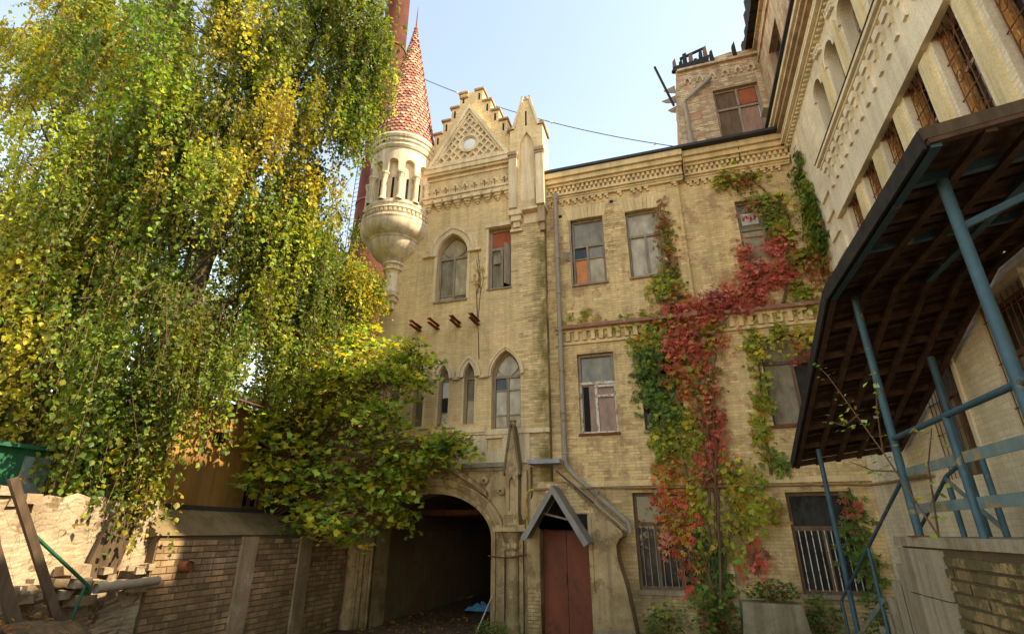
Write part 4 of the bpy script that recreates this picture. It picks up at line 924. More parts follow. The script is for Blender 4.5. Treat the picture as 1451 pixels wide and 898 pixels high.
MB().add([(3.66, -.35, 12.5), (3.3, -.2, 12.75), (3.3, -.6, 12.75), (3.66, -.7, 12.5)], [(0, 1, 2, 3)]).build('bent_sheet', 'zinc', attic)
# ------------------------------------------------------------------ raised platform with stair
PX = 2.27; PF = Fr('R', PX)
plat = thing('loading_platform', 'raised platform of mossy yellow brick faced with concrete slabs, stair at its end', 'platform', (3, -8, 0))
MB().box(PX + .02, XR, -17, -5.7, 0, 2.0).build('core', 'red_mortar', plat)
MB().box(PX - .03, XR, -17, -5.62, 2.0, 2.09).build('deck', 'concrete', plat)
rc = brick_rects(-9.2, -6.72, .05, 1.99, course=.1, length=.25, gap=.022)
big_ = [r_ for r_ in rc if r_[2] > .8 and r_[0] > -8.8][:280]; rest = [r_ for r_ in rc if r_ not in set(big_)]
single_bricks('brick', big_, PF, 'yellowbrick', plat, -.006, .012, jit=.011, tint=(.55, 1.3))
if rest: bricks('brickwork', rest, PF, 'yellowbrick', plat, d0=-.006, d1=.012, jit=.011, tint=(.55, 1.3))
for z0, z1 in ((1.55, 1.98), (1.12, 1.54), (.68, 1.1), (.24, .66)):
    for k in range(5):
        y1 = -5.66 - k * .21; MB(PF).box(y1 - .2, y1 - .005, z0, z1, -.02, .03 + rng.uniform(-.006, .008)).build('slab', 'concrete', plat)
for k in range(9):
    z1 = 2.0 - .2 * (k + 1) * 1.0; y0 = -5.62 + k * .31
    if z1 > .05: MB().box(PX + .03, XR - .02, y0, y0 + .33, 0, z1).build('step', 'concrete', plat)
# ------------------------------------------------------------------ canopy over platform and stair
can = thing('canopy_shelter', 'rusty corrugated canopy on blue steel posts over the platform stair', 'canopy', (2.3, -6, 0))
OA, OB, OC_ = (1.98, -9.25, 4.76), (1.98, -6.35, 4.8), (1.98, -2.36, 3.24)
IA, IB, IC = (3.78, -9.25, 5.02), (3.78, -6.3, 5.0), (3.78, -2.15, 3.5)
def lerp(p, q, t): return tuple(p[i] + (q[i] - p[i]) * t for i in range(3))
def corr(o0, o1, i0, i1, n0, name):
    """corrugated sheets spanning outer edge o0-o1 and inner edge i0-i1, waves across the eave line"""
    for k in range(n0):
        mb = MB(); W_ = 8 * 5; vs = []
        for j in range(W_ + 1):
            t = (k + j / W_ * 1.03) / n0; z = .022 * math.sin(j / 5 * 2 * math.pi) + .012 * (k % 2)
            p, q = lerp(o0, o1, t), lerp(i0, i1, t)
            for pt in (p, q):
                vs.append((pt[0], pt[1], pt[2] + .07 + z)); vs.append((pt[0], pt[1], pt[2] + .062 + z))
        fs = []
        for j in range(W_): b0, b1 = j * 4, j * 4 + 4; fs += [(b0, b1, b1 + 2, b0 + 2), (b0 + 1, b1 + 1, b1 + 3, b0 + 3), (b0, b1, b1 + 1, b0 + 1), (b0 + 2, b1 + 2, b1 + 3, b0 + 3)]
        mb.add(vs, fs); mb.build(name, 'boards', can)
corr(OA, OB, IA, IB, 3, 'roof_sheet'); corr(OB, OC_, IB, IC, 4, 'roof_sheet')
for o0, o1, i0, i1, n_ in ((OA, OB, IA, IB, 5), (OB, OC_, IB, IC, 7)):
    for k in range(n_ + 1):
        t = k / n_; MB().bar(lerp(o0, o1, t), lerp(i0, i1, t), .06, .09).build('rafter', 'bluepaint' if (o0 is OA and k % 2 == 1) else 'boards', can)
    for k, t in enumerate((.03, .22, .41, .6, .79, .97)):
        p, q = lerp(o0, i0, t), lerp(o1, i1, t); MB().bar((p[0], p[1], p[2] - .05), (q[0], q[1], q[2] - .05), .07, .05).build('purlin', 'bluepaint' if (o0 is OA and k in (0, 3)) else 'boards', can)
    MB().bar((o0[0] - .02, o0[1], o0[2] + .01), (o1[0] - .02, o1[1], o1[2] + .01), .025, .16).build('fascia', 'charred', can)
# underside boards between rafters, seen as short slats
for o0, o1, i0, i1, n_ in ((OB, OC_, IB, IC, 22), (OA, OB, IA, IB, 15)):
    for k in range(n_):
        t = (k + .5) / n_; p, q = lerp(o0, o1, t), lerp(i0, i1, t); dz = .03 + rng.uniform(-.008, .008)
        if rng.random() < .9: MB().bar((p[0], p[1], p[2] + dz), (q[0], q[1], q[2] + dz), .12, .014).build('ceiling_board', 'boards', can)
MB().bar((1.96, -9.27, 4.8), (3.8, -9.27, 5.06), .03, .1).build('fascia', 'beam', can)
for x, y, z0, z1, r_ in ((PX + .02, -8.68, 2.09, 4.75, .042), (PX + .02, -6.25, 2.09, 4.78, .04), (3.4, -5.0, 1.4, 4.3, .045), (PX + .02, -2.95, 0, 3.42, .038)):
    MB().tube([(x, y, z0), (x, y, z1)], r_, 12).build('post', 'bluepaint', can)
    MB().box(x - .08, x + .08, y - .08, y + .08, z0, z0 + .015).build('base_plate', 'rust', can)
MB().bar((PX, -8.68, 4.3), (3.7, -8.68, 4.9), .05, .05).build('brace', 'bluepaint', can)
# railings
rl = thing('platform_railing', 'blue steel railing with flaking flat bars along the platform edge', 'railing', (2.3, -7.5, 2.09))
MB().tube([(PX + .02, -9.6, 3.08), (PX + .02, -6.25, 3.08)], .028, 10).build('handrail', 'bluepaint', rl)
for y in (-9.4, -7.55): MB().tube([(PX + .02, y, 2.09), (PX + .02, y, 3.08)], .03, 10).build('post', 'bluepaint', rl)
for z in (2.72, 2.36): MB().box(PX + .04, PX + .055, -9.6, -6.28, z - .045, z + .045).build('flat_bar', 'bluebar', rl)
r2 = thing('inner_railing', 'blue railing frame with diagonal brace on the stair side', 'railing', (3.2, -5.6, 2.0))
for p, q in (((3.05, -6.2, 2.09), (3.05, -6.2, 2.95)), ((3.05, -5.3, 1.9), (3.05, -5.3, 2.75))): MB().tube([p, q], .03, 10).build('post', 'bluepaint', r2)
MB().bar((3.05, -6.3, 2.45), (3.05, -5.2, 2.4), .012, .08).build('flat_bar', 'bluebar', r2)
MB().bar((3.05, -6.2, 2.15), (3.05, -5.3, 2.7), .012, .06).build('brace', 'bluebar', r2)
MB().tube([(3.05, -6.2, 2.95), (3.05, -5.3, 2.75), (3.05, -3.6, 1.95)], .022, 8).build('handrail', 'bluepaint', r2)
r3 = thing('stair_railing', 'dark blue handrail sloping down beside the platform stair', 'railing', (2.3, -3.5, 0))
MB().tube([(PX, -6.27, 2.66), (PX, -2.45, 1.13), (PX, -2.3, .95)], .02, 10).build('handrail', 'bluepaint', r3)
for y, z0, z1 in ((-4.5, .9, 1.95), (-2.45, 0, 1.13)): MB().tube([(PX, y, z0), (PX, y, z1)], .022, 8).build('post', 'bluepaint', r3)
for p, q in (((PX, -4.6, 1.35), (PX, -2.6, .55)), ((PX, -4.4, .95), (PX, -3.3, .5))): MB().bar(p, q, .012, .07).build('flat_bar', 'bluebar', r3)
MB().box(PX - .1, PX + .5, -4.4, -2.6, .3, .42).build('stringer', 'concrete', r3)

# concrete block with plants under the wing
pl = MB(Fr('F', -.62)).prism([(.82, 0), (2.1, 0), (1.98, .84), (.92, .86)], -.55, 0).build('planter_block', 'concrete')
tag(pl, 'mossy concrete block with plants at the foot of the creeper', 'block')

# ------------------------------------------------------------------ left side: retaining wall, outbuilding, ruin, timbers
LW = Fr('L', -8.1)
rw_ = thing('retaining_wall', 'low weathered red brick wall running from the passage towards the trees', 'wall', (-8.2, -3, 0))
mb = MB(LW); mb.box(-6.0, -.46, 0, 2.08, -.5, 0.0); mb.build('core', 'red_mortar', rw_)
rc = brick_rects(-5.98, -.5, .02, 2.07, course=.1, length=.27, gap=.016)
rc = [r_ for r_ in rc if not (abs((r_[0] + r_[1]) / 2 + 5.43) < .12 and abs(r_[2] - 1.57) < .1)]
key = sorted(rc, key=lambda r_: (r_[0] + r_[1]) / 2 - .6 * r_[2])[:300]; ks = set(key)
single_bricks('brick', key, LW, 'redbrick', rw_, -.006, .011, jit=.003, tint=(.5, 1.6))
bricks('brickwork', [r_ for r_ in rc if r_ not in ks], LW, 'redbrick', rw_, d0=-.006, d1=.01, jit=.003, tint=(.5, 1.45))
for y in (-4.0, -2.3): MB(LW).box(y - .2, y + .2, 0, 2.05, .0, .05).build('pilaster_strip', 'red_trim', rw_)
MB().add([(-8.06, -6.05, 2.08), (-8.06, -.46, 2.08), (-8.62, -.46, 2.5), (-8.62, -6.05, 2.54), (-8.6, -6.05, 2.0), (-8.6, -.46, 2.0)], [(0, 1, 2, 3), (0, 3, 4)]).build('sloping_coping', 'coping', rw_)
MB().bar((-8.64, -6.05, 2.56), (-8.64, -.46, 2.52), .14, .07).build('coping_edge', 'roofmetal', rw_)
mb = MB(); mb.tube([(-8.2, -5.43, 1.62), (-7.93, -5.43, 1.6)], .09, 14, caps=False); mb.tube([(-8.2, -5.43, 1.62), (-7.94, -5.43, 1.6)], .07, 14); mb.build('drain_spout', 'rust', rw_)
MB().box(-9.05, -8.6, -6.0, -.5, 1.5, 2.42).build('soil_strip', 'ground', rw_)
ob = thing('ochre_outbuilding', 'ochre plastered outbuilding behind the low brick wall under the trees', 'building', (-10.5, -3, 0))
OBF = Fr('L', -9.05)
dh = [rect(-3.35, -2.75, 2.6, 4.1), rect(-1.8, -1.2, 3.0, 4.0)]
mb = MB(OBF); mb.sheet(rect(-5.5, -.4, 0, 4.7), dh, 0)
for h in dh: mb.rim(h, 0, -.2)
mb.build('wall', 'ochre', ob)
bricks('brickwork', brick_rects(-3.3, -.45, 2.5, 4.65, dh), OBF, 'redbrick', ob, d1=.012, tint=(.35, .8))
MB().box(-13, -9.1, -5.5, -5.4, 0, 4.7).build('end_wall', 'ochre', ob)
MB().add([(-8.75, -5.7, 4.66), (-8.75, -.4, 4.66), (-13, -.4, 6.2), (-13, -5.7, 6.2), (-8.75, -5.7, 4.72), (-8.75, -.4, 4.72)], [(0, 1, 2, 3), (0, 1, 5, 4)]).build('roof', 'rustsheet', ob)
for h in dh: window(ob, OBF, h, (h[0][0], h[1][0], h[0][1], h[2][1] - .4), -.12, cols=(.5,), panes=('glass_dark',), frame='brownwood')
MB().tube([(-9.06, -4.35, 3.95), (-8.9, -4.35, 3.93)], .11, 10).build('vent_pipe', 'dark', ob)
# broken rendered wall further along
def rough(name, u0, u1, v0, v1, fr, amp, m, parent, n=34, seed=1, top=None, bulge=None):
    us = np.linspace(u0, u1, n); vs = np.linspace(0, 1, n); r_ = np.random.default_rng(seed)
    ph = r_.uniform(0, 6, 12); V = []
    for j, t in enumerate(vs):
        for i, u in enumerate(us):
            vt = top(u) if top else v1; v = v0 + (vt - v0) * t
            d = amp * (math.sin(u * 3.1 + ph[0]) * math.cos(v * 2.7 + ph[1]) + .3 * math.sin(u * 5.3 + ph[2] + v * 2.2)) + r_.normal(0, amp * .16)
            if bulge: d += bulge(u, v)
            V.append(fr(u, v, d))
    b = np.array([(j * n + i) for j in range(n - 1) for i in range(n - 1)])
    return link(name, npmesh(name, np.array(V), np.stack([b, b + 1, b + n + 1, b + n], 1), m), parent)
rn = thing('ruined_wall', 'broken pale rendered wall with a pipe lying along its ledge', 'wall', (-8.3, -7.5, 0))
tp = lambda u: 2.6 + .03 * math.sin(u * 5) + .025 * math.sin(u * 17)
rough('upper_wall', -9.9, -5.95, 1.3, 2.6, Fr('L', -8.28), .02, 'rubble', rn, 42, 3, tp)
rough('lower_wall', -9.9, -5.85, 0, 1.36, Fr('L', -8.02), .05, 'rubble', rn, 40, 5, None, lambda u, v: .12 * math.sin(u * 2.1) - .1 * v)
MB().add([(-8.3, -9.9, 2.6), (-8.3, -5.95, 2.6), (-8.9, -5.95, 2.55), (-8.9, -9.9, 2.6)], [(0, 1, 2, 3)]).build('wall_top', 'rubble', rn)
r_ = np.random.default_rng(11)
for k in range(64):                                                 # exposed stones along the broken ledge
    y = -9.4 + (k % 26) * .135; s_ = r_.uniform(.045, .11) * (.7 if k >= 52 else 1); c = (Vector((-8.08 + r_.uniform(-.05, .05), y, 1.36 + r_.uniform(-.1, .16) + (.16 if 26 <= k < 52 else 0) + (1.14 if k >= 52 else 0))) - Vector((.2 if k >= 52 else (.1 if k >= 26 else 0), 0, 0)))
    vs = [(c.x + dx * s_ * r_.uniform(.8, 1.2), c.y + dy * s_ * r_.uniform(.9, 1.5), c.z + dz * s_ * r_.uniform(.5, .9)) for dx in (-1, 1) for dy in (-1, 1) for dz in (-1, 1)]
    MB().add(vs, [(0, 1, 3, 2), (4, 6, 7, 5), (0, 4, 5, 1), (2, 3, 7, 6), (0, 2, 6, 4), (1, 5, 7, 3)]).build('stone', 'rubble' if k % 3 else 'red_trim', rn)
MB(Fr('L', -8.24)).prism([(-7.0, 1.5), (-6.5, 1.5), (-6.35, 2.4), (-6.75, 2.45)], 0, .07).build('stained_patch', 'beam', rn)
mb = MB(); mb.tube([(-7.78, -7.05, 1.42), (-7.9, -6.0, 1.44)], .065, 12, caps=False); mb.tube([(-7.8, -7.0, 1.42), (-7.9, -6.0, 1.44)], .052, 12)
tag(mb.build('metal_pipe', 'zinc'), 'rusty grey metal pipe lying on the ledge of the broken wall', 'pipe')
def timber(p, q, wx, wy, label, seed):
    mb = MB().bar(p, q, wx, wy); r2_ = np.random.default_rng(seed); mb.v = [tuple(np.array(v) + r2_.normal(0, .015, 3)) for v in mb.v]
    tag(mb.build('leaning_beam', 'beam'), label, 'beam')
timber((-7.55, -7.5, .98), (-7.95, -8.35, 2.75), .2, .1, 'broad dark timber beam leaning on the broken wall beside the green rail', 2)
timber((-7.5, -8.0, 1.0), (-7.95, -8.85, 2.9), .13, .12, 'narrow dark timber beam leaning on the broken wall beside the broad beam', 4)
gr = thing('green_handrail', 'green tubular handrail bent down in front of the broken wall', 'railing', (-7.7, -7.3, .9))
MB().tube([(-7.75, -8.1, 2.15), (-7.75, -7.25, 1.52), (-7.75, -7.15, 1.44), (-7.75, -7.13, 1.36)], .022, 8).build('rail', 'greenpaint', gr)
MB().tube([(-7.75, -7.22, 1.46), (-7.72, -7.36, .75)], .02, 8).build('post', 'greenpaint', gr)
cb_ = thing('green_cabin', 'green metal cabin corner showing between leaves above the broken wall', 'cabin', (-10, -7.6, 2.5))
MB().box(-11.5, -9.45, -8.6, -7.0, 2.55, 3.3).build('body', 'greenpaint', cb_)
MB().box(-11.6, -9.35, -8.7, -6.95, 3.3, 3.36).build('roof', 'greenpaint', cb_)
MB().box(-9.45, -9.43, -7.42, -7.05, 2.62, 3.2).build('panel', 'bluebar', cb_)
sh = thing('brick_shed', 'dark brown brick shed wall behind the broken pale wall', 'shed', (-10, -6.2, 0))
MB().box(-12.5, -9.32, -6.9, -5.6, 0, 3.6).build('core', 'red_mortar', sh)
bricks('brickwork', brick_rects(-6.88, -5.62, 2.3, 3.58), Fr('L', -9.32), 'redbrick', sh, d1=.012, tint=(.3, .7))
MB().box(-12.7, -9.2, -7.0, -5.55, 3.6, 3.68).build('roof', 'rustsheet', sh)
nb = thing('backdrop_house', 'added dark red brick house that darkens the gaps behind the trees', 'building', (-15, 9, 0))  # added house, covers the sunlit stack and darkens the gaps between leaves
MB().box(-22, -8.6, 7.5, 13, 0, 6.4).build('wall', 'brown_wall', nb)
MB().add([(-22.3, 7.2, 6.4), (-8.4, 7.2, 6.4), (-8.4, 10.2, 8.2), (-22.3, 10.2, 8.2), (-8.4, 13.2, 6.4), (-22.3, 13.2, 6.4)], [(0, 1, 2, 3), (3, 2, 4, 5), (1, 4, 2), (0, 3, 5)]).build('roof', 'rustsheet', nb)
for x in (-10.2, -12.4, -14.6):
    w = MB().box(x - .5, x + .5, 7.44, 7.5, 3.2, 4.9).build('window', 'wood', nb)
    for q in (-.24, .24): MB().box(x + q - .2, x + q + .2, 7.42, 7.44, 3.28, 4.82).build('pane', 'glass_dark', w)
# ------------------------------------------------------------------ smokestack, cable, small things
st = thing('smokestack', 'tall dark red smokestack with a caged ladder rising behind the tower', 'chimney', (-29.5, 30, 0))
MB().lathe([(2.45, 0), (2.2, 20), (1.95, 36), (1.7, 52), (1.35, 84), (1.5, 84.3), (1.5, 85), (1.2, 85)], -29.55, 30, 28, True).build('shaft', 'stack', st)
for z in range(6, 66, 6): MB().lathe([(2.45 - z * .0136, z - .12), (2.56 - z * .0136, z - .12), (2.56 - z * .0136, z + .12), (2.45 - z * .0136, z + .12)], -29.55, 30, 28).build('iron_band', 'rust', st)
lad = MB()
for dx in (-.25, .25): lad.tube([(-29.55 - 2.75 + dx * .4, 29.4 + dx, 2), (-29.55 - 1.9 + dx * .4, 29.4 + dx, 66)], .04, 5)
lad = lad.build('ladder', 'rust', st); mb = MB()
for k in range(106):
    z = 3 + k * .6; x = -29.55 - 2.74 + z * .0134; mb.tube([(x, 29.1, z), (x - .35, 29.4, z + .3), (x, 29.7, z + .6)], .03, 4, False)
mb.build('ladder_cage', 'rust', lad)
mb = MB(); A_, B_ = Vector((-9.5, 1.0, 20.2)), Vector((1.2, .9, 13.15)); pts = [A_.lerp(B_, t) - Vector((0, 0, 1.15 * 4 * t * (1 - t) * .5)) for t in np.linspace(0, 1, 24)]
mb.tube(pts, .014, 5); ow = mb.build('overhead_cable', 'wire'); tag(ow, 'thin black overhead cable strung from the tower to the ruined top storey', 'cable')
mb = MB(); 
for t in (.28, .62, .93): p = A_.lerp(B_, t) - Vector((0, 0, 1.15 * 4 * t * (1 - t) * .5)); mb.lathe([(.015, -.05), (.04, -.03), (.04, .03), (.015, .05)], p.x, p.y, 8); mb.v = [(v if i < len(mb.v) - 32 else (v[0], v[1], v[2] + p.z)) for i, v in enumerate(mb.v)]
mb.build('insulator', 'paper', ow)
mb = MB(); mb.tube([(-4.62, -.75, .03), (-4.24, -.5, .95)], .014, 6); tag(mb.build('leaning_stick', 'stick'), 'thin pale stick leaning on the right jamb of the passage', 'stick')
r_ = np.random.default_rng(5); mb = MB(); n_ = 9
vs = [(-5.9 + (i / (n_ - 1) - .5) * .9, 3.1 + (j / (n_ - 1) - .5) * .5, .04 + .2 * max(0, 1 - 4 * ((i / (n_ - 1) - .5) ** 2 + (j / (n_ - 1) - .5) ** 2)) * r_.uniform(.4, 1.3)) for j in range(n_) for i in range(n_)]
mb.add(vs, [(j * n_ + i, j * n_ + i + 1, (j + 1) * n_ + i + 1, (j + 1) * n_ + i) for j in range(n_ - 1) for i in range(n_ - 1)])
tag(mb.build('blue_light_sheet', 'bluelight'), 'crumpled sheet added for the pale blue light on the floor inside the dark passage', 'blue_light_sheet')  # crumpled sheet added to show blue light on the passage floor

# ------------------------------------------------------------------ vegetation
def col(*rgb): return np.array(rgb)
G_, DG, YG, Y_, O_, RD, PK, BR = col(.145, .215, .03), col(.06, .11, .02), col(.33, .36, .036), col(.58, .47, .045), col(.50, .20, .035), col(.47, .065, .045), col(.66, .20, .13), col(.22, .10, .04)
HEXL = (np.array([(0, 0, 0), (.3, .2, .05), (.4, .48, .09), (0, 1, -.05), (-.4, .48, .09), (-.3, .2, .05)], float), np.array([(0, 1, 2, 3), (0, 3, 4, 5)]))
DIAMOND = (np.array([(0, 0, 0), (.42, .42, .07), (0, 1, 0), (-.42, .42, .07)], float), np.array([(0, 1, 2, 3)]))
_pt = [(0, 0), (.16, .1), (.5, .06), (.36, .3), (.55, .5), (.3, .55), (.22, .62), (.0, 1.0)]
_ml = np.array([(0, .38, 0)] + [(a, b, .05 * abs(a)) for a, b in _pt] + [(-a, b, .05 * abs(a)) for a, b in _pt[::-1][1:-1]], float)
LOBED = (_ml, np.array([(0, i, i + 1) for i in range(1, len(_ml) - 1)] + [(0, len(_ml) - 1, 1)]))
_v, _f = [], []
for an, ln in ((0, 1), (.75, .85), (-.75, .85), (1.5, .6), (-1.5, .6)):
    s_, c_ = math.sin(an), math.cos(an); b = len(_v)
    for x, y, z in ((0, .05, 0), (.17, .55, .03), (0, 1, -.06), (-.17, .55, .03)): x, y = x * ln, y * ln; _v.append((x * c_ + y * s_, -x * s_ + y * c_, z))
    _f.append((b, b + 1, b + 2, b + 3))
PALM = (np.array(_v, float), np.array(_f))
def leaves(name, P, Nv, Yv, size, C, tpl, m, parent, kind=None):
    """P positions, Nv leaf normals, Yv leaf tip directions"""
    tv, tf = tpl; n = len(P)
    Nv = Nv / (np.linalg.norm(Nv, axis=1, keepdims=True) + 1e-9); X = np.cross(Yv, Nv); X /= (np.linalg.norm(X, axis=1, keepdims=True) + 1e-9); Y = np.cross(Nv, X)
    s = np.broadcast_to(np.asarray(size, float).reshape(-1, 1, 1), (n, 1, 1)) if np.ndim(size) else size
    V = P[:, None] + s * (tv[None, :, 0:1] * X[:, None] + tv[None, :, 1:2] * Y[:, None] + tv[None, :, 2:3] * Nv[:, None])
    F = (np.arange(n)[:, None, None] * len(tv) + tf[None]).reshape(-1, tf.shape[1])
    CC = np.concatenate([np.repeat(C, len(tv), 0), np.ones((n * len(tv), 1))], 1)
    return link(name, npmesh(name, V.reshape(-1, 3), F, m, [('col', 'FLOAT_COLOR', CC)]), parent, kind)
def pick(pal, n, r_, jit=.22):
    cs = np.array([p[0] for p in pal]); w_ = np.array([p[1] for p in pal], float); i = r_.choice(len(pal), n, p=w_ / w_.sum())
    return np.clip(cs[i] * (1 + r_.normal(0, jit, (n, 1))) * (1 + r_.normal(0, .08, (n, 3))), .004, .8)
def in_ball(n, r_):
    d = r_.normal(size=(n, 3)); d /= np.linalg.norm(d, axis=1, keepdims=True); return d * r_.random((n, 1)) ** (1 / 3)

def weeping(name, label, cat, path, radii, blobs, nleaf, pal, seed, size=.06, length=(.6, 1.9), spacing=.05, group=None, clus=.23, bright=None):
    """blobs: (centre, radii, weight); limbs run from the trunk to the blobs; leaves hang on strands"""
    r_ = np.random.default_rng(seed); t = thing(name, label, cat, path[0], group)
    mb = MB(); mb.tube(path, radii, 10); pv = [Vector(p) for p in path]
    for c, rad, wt in blobs:
        c = Vector(c); k = min(range(1, len(pv)), key=lambda i: (pv[i] - c).length + (3 if pv[i].z > c.z else 0)); a = pv[k]; m_ = a.lerp(c, .5) + Vector((0, 0, .35 * (c - a).length))
        top = c + Vector((0, 0, rad[2] * .5))
        L = [a * (1 - s) ** 2 + m_ * 2 * s * (1 - s) + top * s * s for s in np.linspace(0, 1, 8)]; r0 = max(.02, radii[k] * .55)
        mb.tube(L, [r0 * (1 - .8 * s) for s in np.linspace(0, 1, 8)], 7)
        for q in range(5):
            e = top + Vector(r_.normal(size=3) * np.array(rad) * .55); b0 = L[4 + q % 3]; md = b0.lerp(e, .5) + Vector((0, 0, .3)); L2 = [b0 * (1 - s) ** 2 + md * 2 * s * (1 - s) + e * s * s for s in np.linspace(0, 1, 6)]
            mb.tube(L2, [r0 * .35 * (1 - .8 * s) + .004 for s in np.linspace(0, 1, 6)], 5)
    mb.build('trunk', 'bark', t)
    W_ = np.array([b[2] for b in blobs], float); W_ /= W_.sum(); ml = sum(length) / 2; ns = int(nleaf * spacing / ml)
    P, Y, C = [], [], []; tw = MB()
    for (c, rad, wt), w_ in zip(blobs, W_):
        n_b = max(4, int(ns * w_)); ncl = max(4, n_b // 24)
        cl = np.array(c) + in_ball(ncl, r_) * np.array(rad); ctint = r_.normal(0, .22, ncl); cyel = np.clip(r_.normal(-.05, .5, ncl), -.4, 1.2); cpal = pick(pal, ncl, r_, .12)
        ci = r_.integers(0, ncl, n_b); root = cl[ci] + r_.normal(0, clus, (n_b, 3)) * (1, 1, .8)
        ln = r_.uniform(*length, n_b); sw_ = r_.normal(0, .16, (n_b, 2))
        for i in range(n_b):
            k = int(ln[i] / spacing); s = np.sort(r_.random(k)); pos = root[i] + np.stack([sw_[i, 0] * s ** 1.5, sw_[i, 1] * s ** 1.5, -ln[i] * s + .12 * np.sin(s * 3)], 1)
            P.append(pos + r_.normal(0, .035, (k, 3))); 
            cc = (.4 * pick(pal, k, r_, .14) + .6 * cpal[ci[i]]) * (1 + ctint[ci[i]]) * (1 + r_.normal(0, .12))
            if cyel[ci[i]] > .68: cc = cc * .45 + Y_ * .55 * (1 + r_.normal(0, .15, (k, 1)))
            C.append(np.clip(cc, .006, .7))
            if i % 2 == 0: q = [0, .33, .66, 1]; tw.tube([tuple(root[i] + np.array([sw_[i, 0] * a ** 1.5, sw_[i, 1] * a ** 1.5, -ln[i] * a + .12 * math.sin(a * 3)])) for a in q], [.009, .007, .005, .003], 3, False)
    P = np.concatenate(P); C = np.concatenate(C); n = len(P)
    keep = P[:, 2] > .5; P, C = P[keep], C[keep]; n = len(P)
    N = r_.normal(size=(n, 3)); Yv = r_.normal(0, .5, (n, 3)) + (0, 0, -1)
    tw.build('twigs', 'twig', t, 'stuff')
    leaves('crown', P, N, Yv, size * np.clip(r_.lognormal(-.06, .3, n), .45, 1.7), C, HEXL, 'leaf', t, 'stuff')
    return t
GREENP = [(G_, 6), (DG, 3), (YG, 3.2), (Y_, .35), (BR, .1)]
YELLP = [(G_, 4), (YG, 4.5), (Y_, 1.3), (O_, .25), (DG, 1.6)]
weeping('birch_tree', 'large weeping birch with dark trunk and long hanging sprays over the low brick wall', 'tree',
        [(-8.75, -5.85, 1.9), (-8.8, -5.95, 3.6), (-8.75, -6.05, 5.4), (-8.6, -6.0, 7.2), (-8.3, -5.8, 9.2), (-8.0, -5.5, 11.5), (-7.6, -5.3, 14)], [.25, .22, .2, .17, .14, .1, .05],
        [((-8.6, -6.2, 9.5), (2.0, 1.6, 2.2), 1.6), ((-7.9, -5.9, 12.2), (1.5, 1.4, 1.8), 1.3), ((-6.9, -5.3, 14.6), (1.1, 1.2, 1.2), .8), ((-9.8, -6.8, 12.0), (2.0, 1.6, 2.4), 1.5), ((-6.6, -4.9, 12.6), (.6, .7, 1.0), .4), ((-6.0, -5.3, 13.5), (.45, .5, .8), .35), ((-6.4, -5.2, 11.6), (.35, .5, .6), .25),
         ((-7.9, -5.2, 9.4), (1.1, 1.2, 1.5), .8), ((-10.2, -6.8, 8.0), (1.6, 1.5, 2.2), 1.2), ((-8.4, -6.6, 5.6), (1.5, 1.1, 1.5), 1.0), ((-8.0, -4.2, 7.0), (1.3, 1.3, 1.5), 1.0),
         ((-9.7, -7.2, 4.7), (1.0, .8, .9), .65), ((-8.6, -6.6, 3.7), (.8, .5, .7), .42), ((-8.4, -5.8, 15.4), (1.7, 1.6, 1.4), .9), ((-9.0, -3.8, 8.6), (1.6, 1.4, 2.0), 1.0)],
        165000, GREENP, 21, size=.076)
weeping('birch_tree', 'yellowing birch filling the corner above the green cabin', 'tree',
        [(-13.2, -6.6, 0), (-13.1, -6.6, 4), (-13.0, -6.5, 8), (-12.8, -6.2, 13), (-12.6, -6.0, 17)], [.2, .17, .14, .09, .04],
        [((-12.6, -6.6, 9.0), (2.2, 1.8, 2.0), 1.2), ((-13.5, -6.0, 12.8), (2.6, 2.0, 2.2), 1.3), ((-11.6, -7.2, 5.6), (1.6, 1.3, 1.6), 1.1), ((-13.6, -6.8, 5.4), (2.0, 1.6, 1.8), 1.1), ((-12.0, -6.2, 16.0), (2.6, 2.0, 1.8), 1.0), ((-11.4, -7.4, 3.9), (1.3, .8, .8), .6), ((-15.5, -5.5, 8.5), (2.2, 2, 3), 1.0), ((-15.6, -6.8, 15.6), (1.8, 1.4, 1.8), .9), ((-12.6, -7.0, 13.6), (1.5, 1.2, 1.4), .7), ((-10.6, -7.4, 7.0), (.9, .8, 1.3), .7)],
        125000, YELLP, 33, size=.078)
weeping('linden_tree', 'pale green tree behind the outbuilding, between birch and gate tower', 'tree',
        [(-11.5, .6, 0), (-11.4, .6, 4), (-11.2, .5, 8), (-11.0, .4, 12)], [.2, .17, .12, .05],
        [((-10.6, -.6, 9.0), (2.0, 1.5, 2.2), 1.2), ((-9.6, -1.2, 6.6), (1.5, 1.2, 1.8), 1.0), ((-12.0, .8, 11.5), (2.4, 2.0, 2.4), 1.2), ((-13.5, 0, 8), (2.2, 1.8, 3), 1.1), ((-8.9, -.9, 7.8), (.7, .8, 1.2), .8), ((-8.05, -1.5, 8.7), (.4, .5, .7), .7), ((-8.3, -1.7, 7.0), (.5, .5, .9), .8), ((-9.2, -1.4, 9.6), (.8, .8, 1.0), .7), ((-8.6, -1.2, 6.0), (.7, .7, .9), .7)],
        75000, YELLP, 45, size=.075, length=(.4, 1.1))
weeping('background_tree', 'far olive-green tree behind the yellowing birch', 'tree',
        [(-21, 3, 0), (-21, 3, 8), (-20.5, 3, 16)], [.3, .22, .08],
        [((-20, 2, 9), (3.5, 2.5, 4), 1), ((-18.5, 1, 15), (3.5, 2.5, 3.5), .8), ((-23, 1, 14), (4, 3, 5), 1), ((-16.5, 2, 6), (3, 2, 3.5), .8), ((-25, -1, 9), (3.5, 3, 5), .8)],
        32000, GREENP, 57, size=.13, length=(.5, 1.4), spacing=.07, clus=.6)

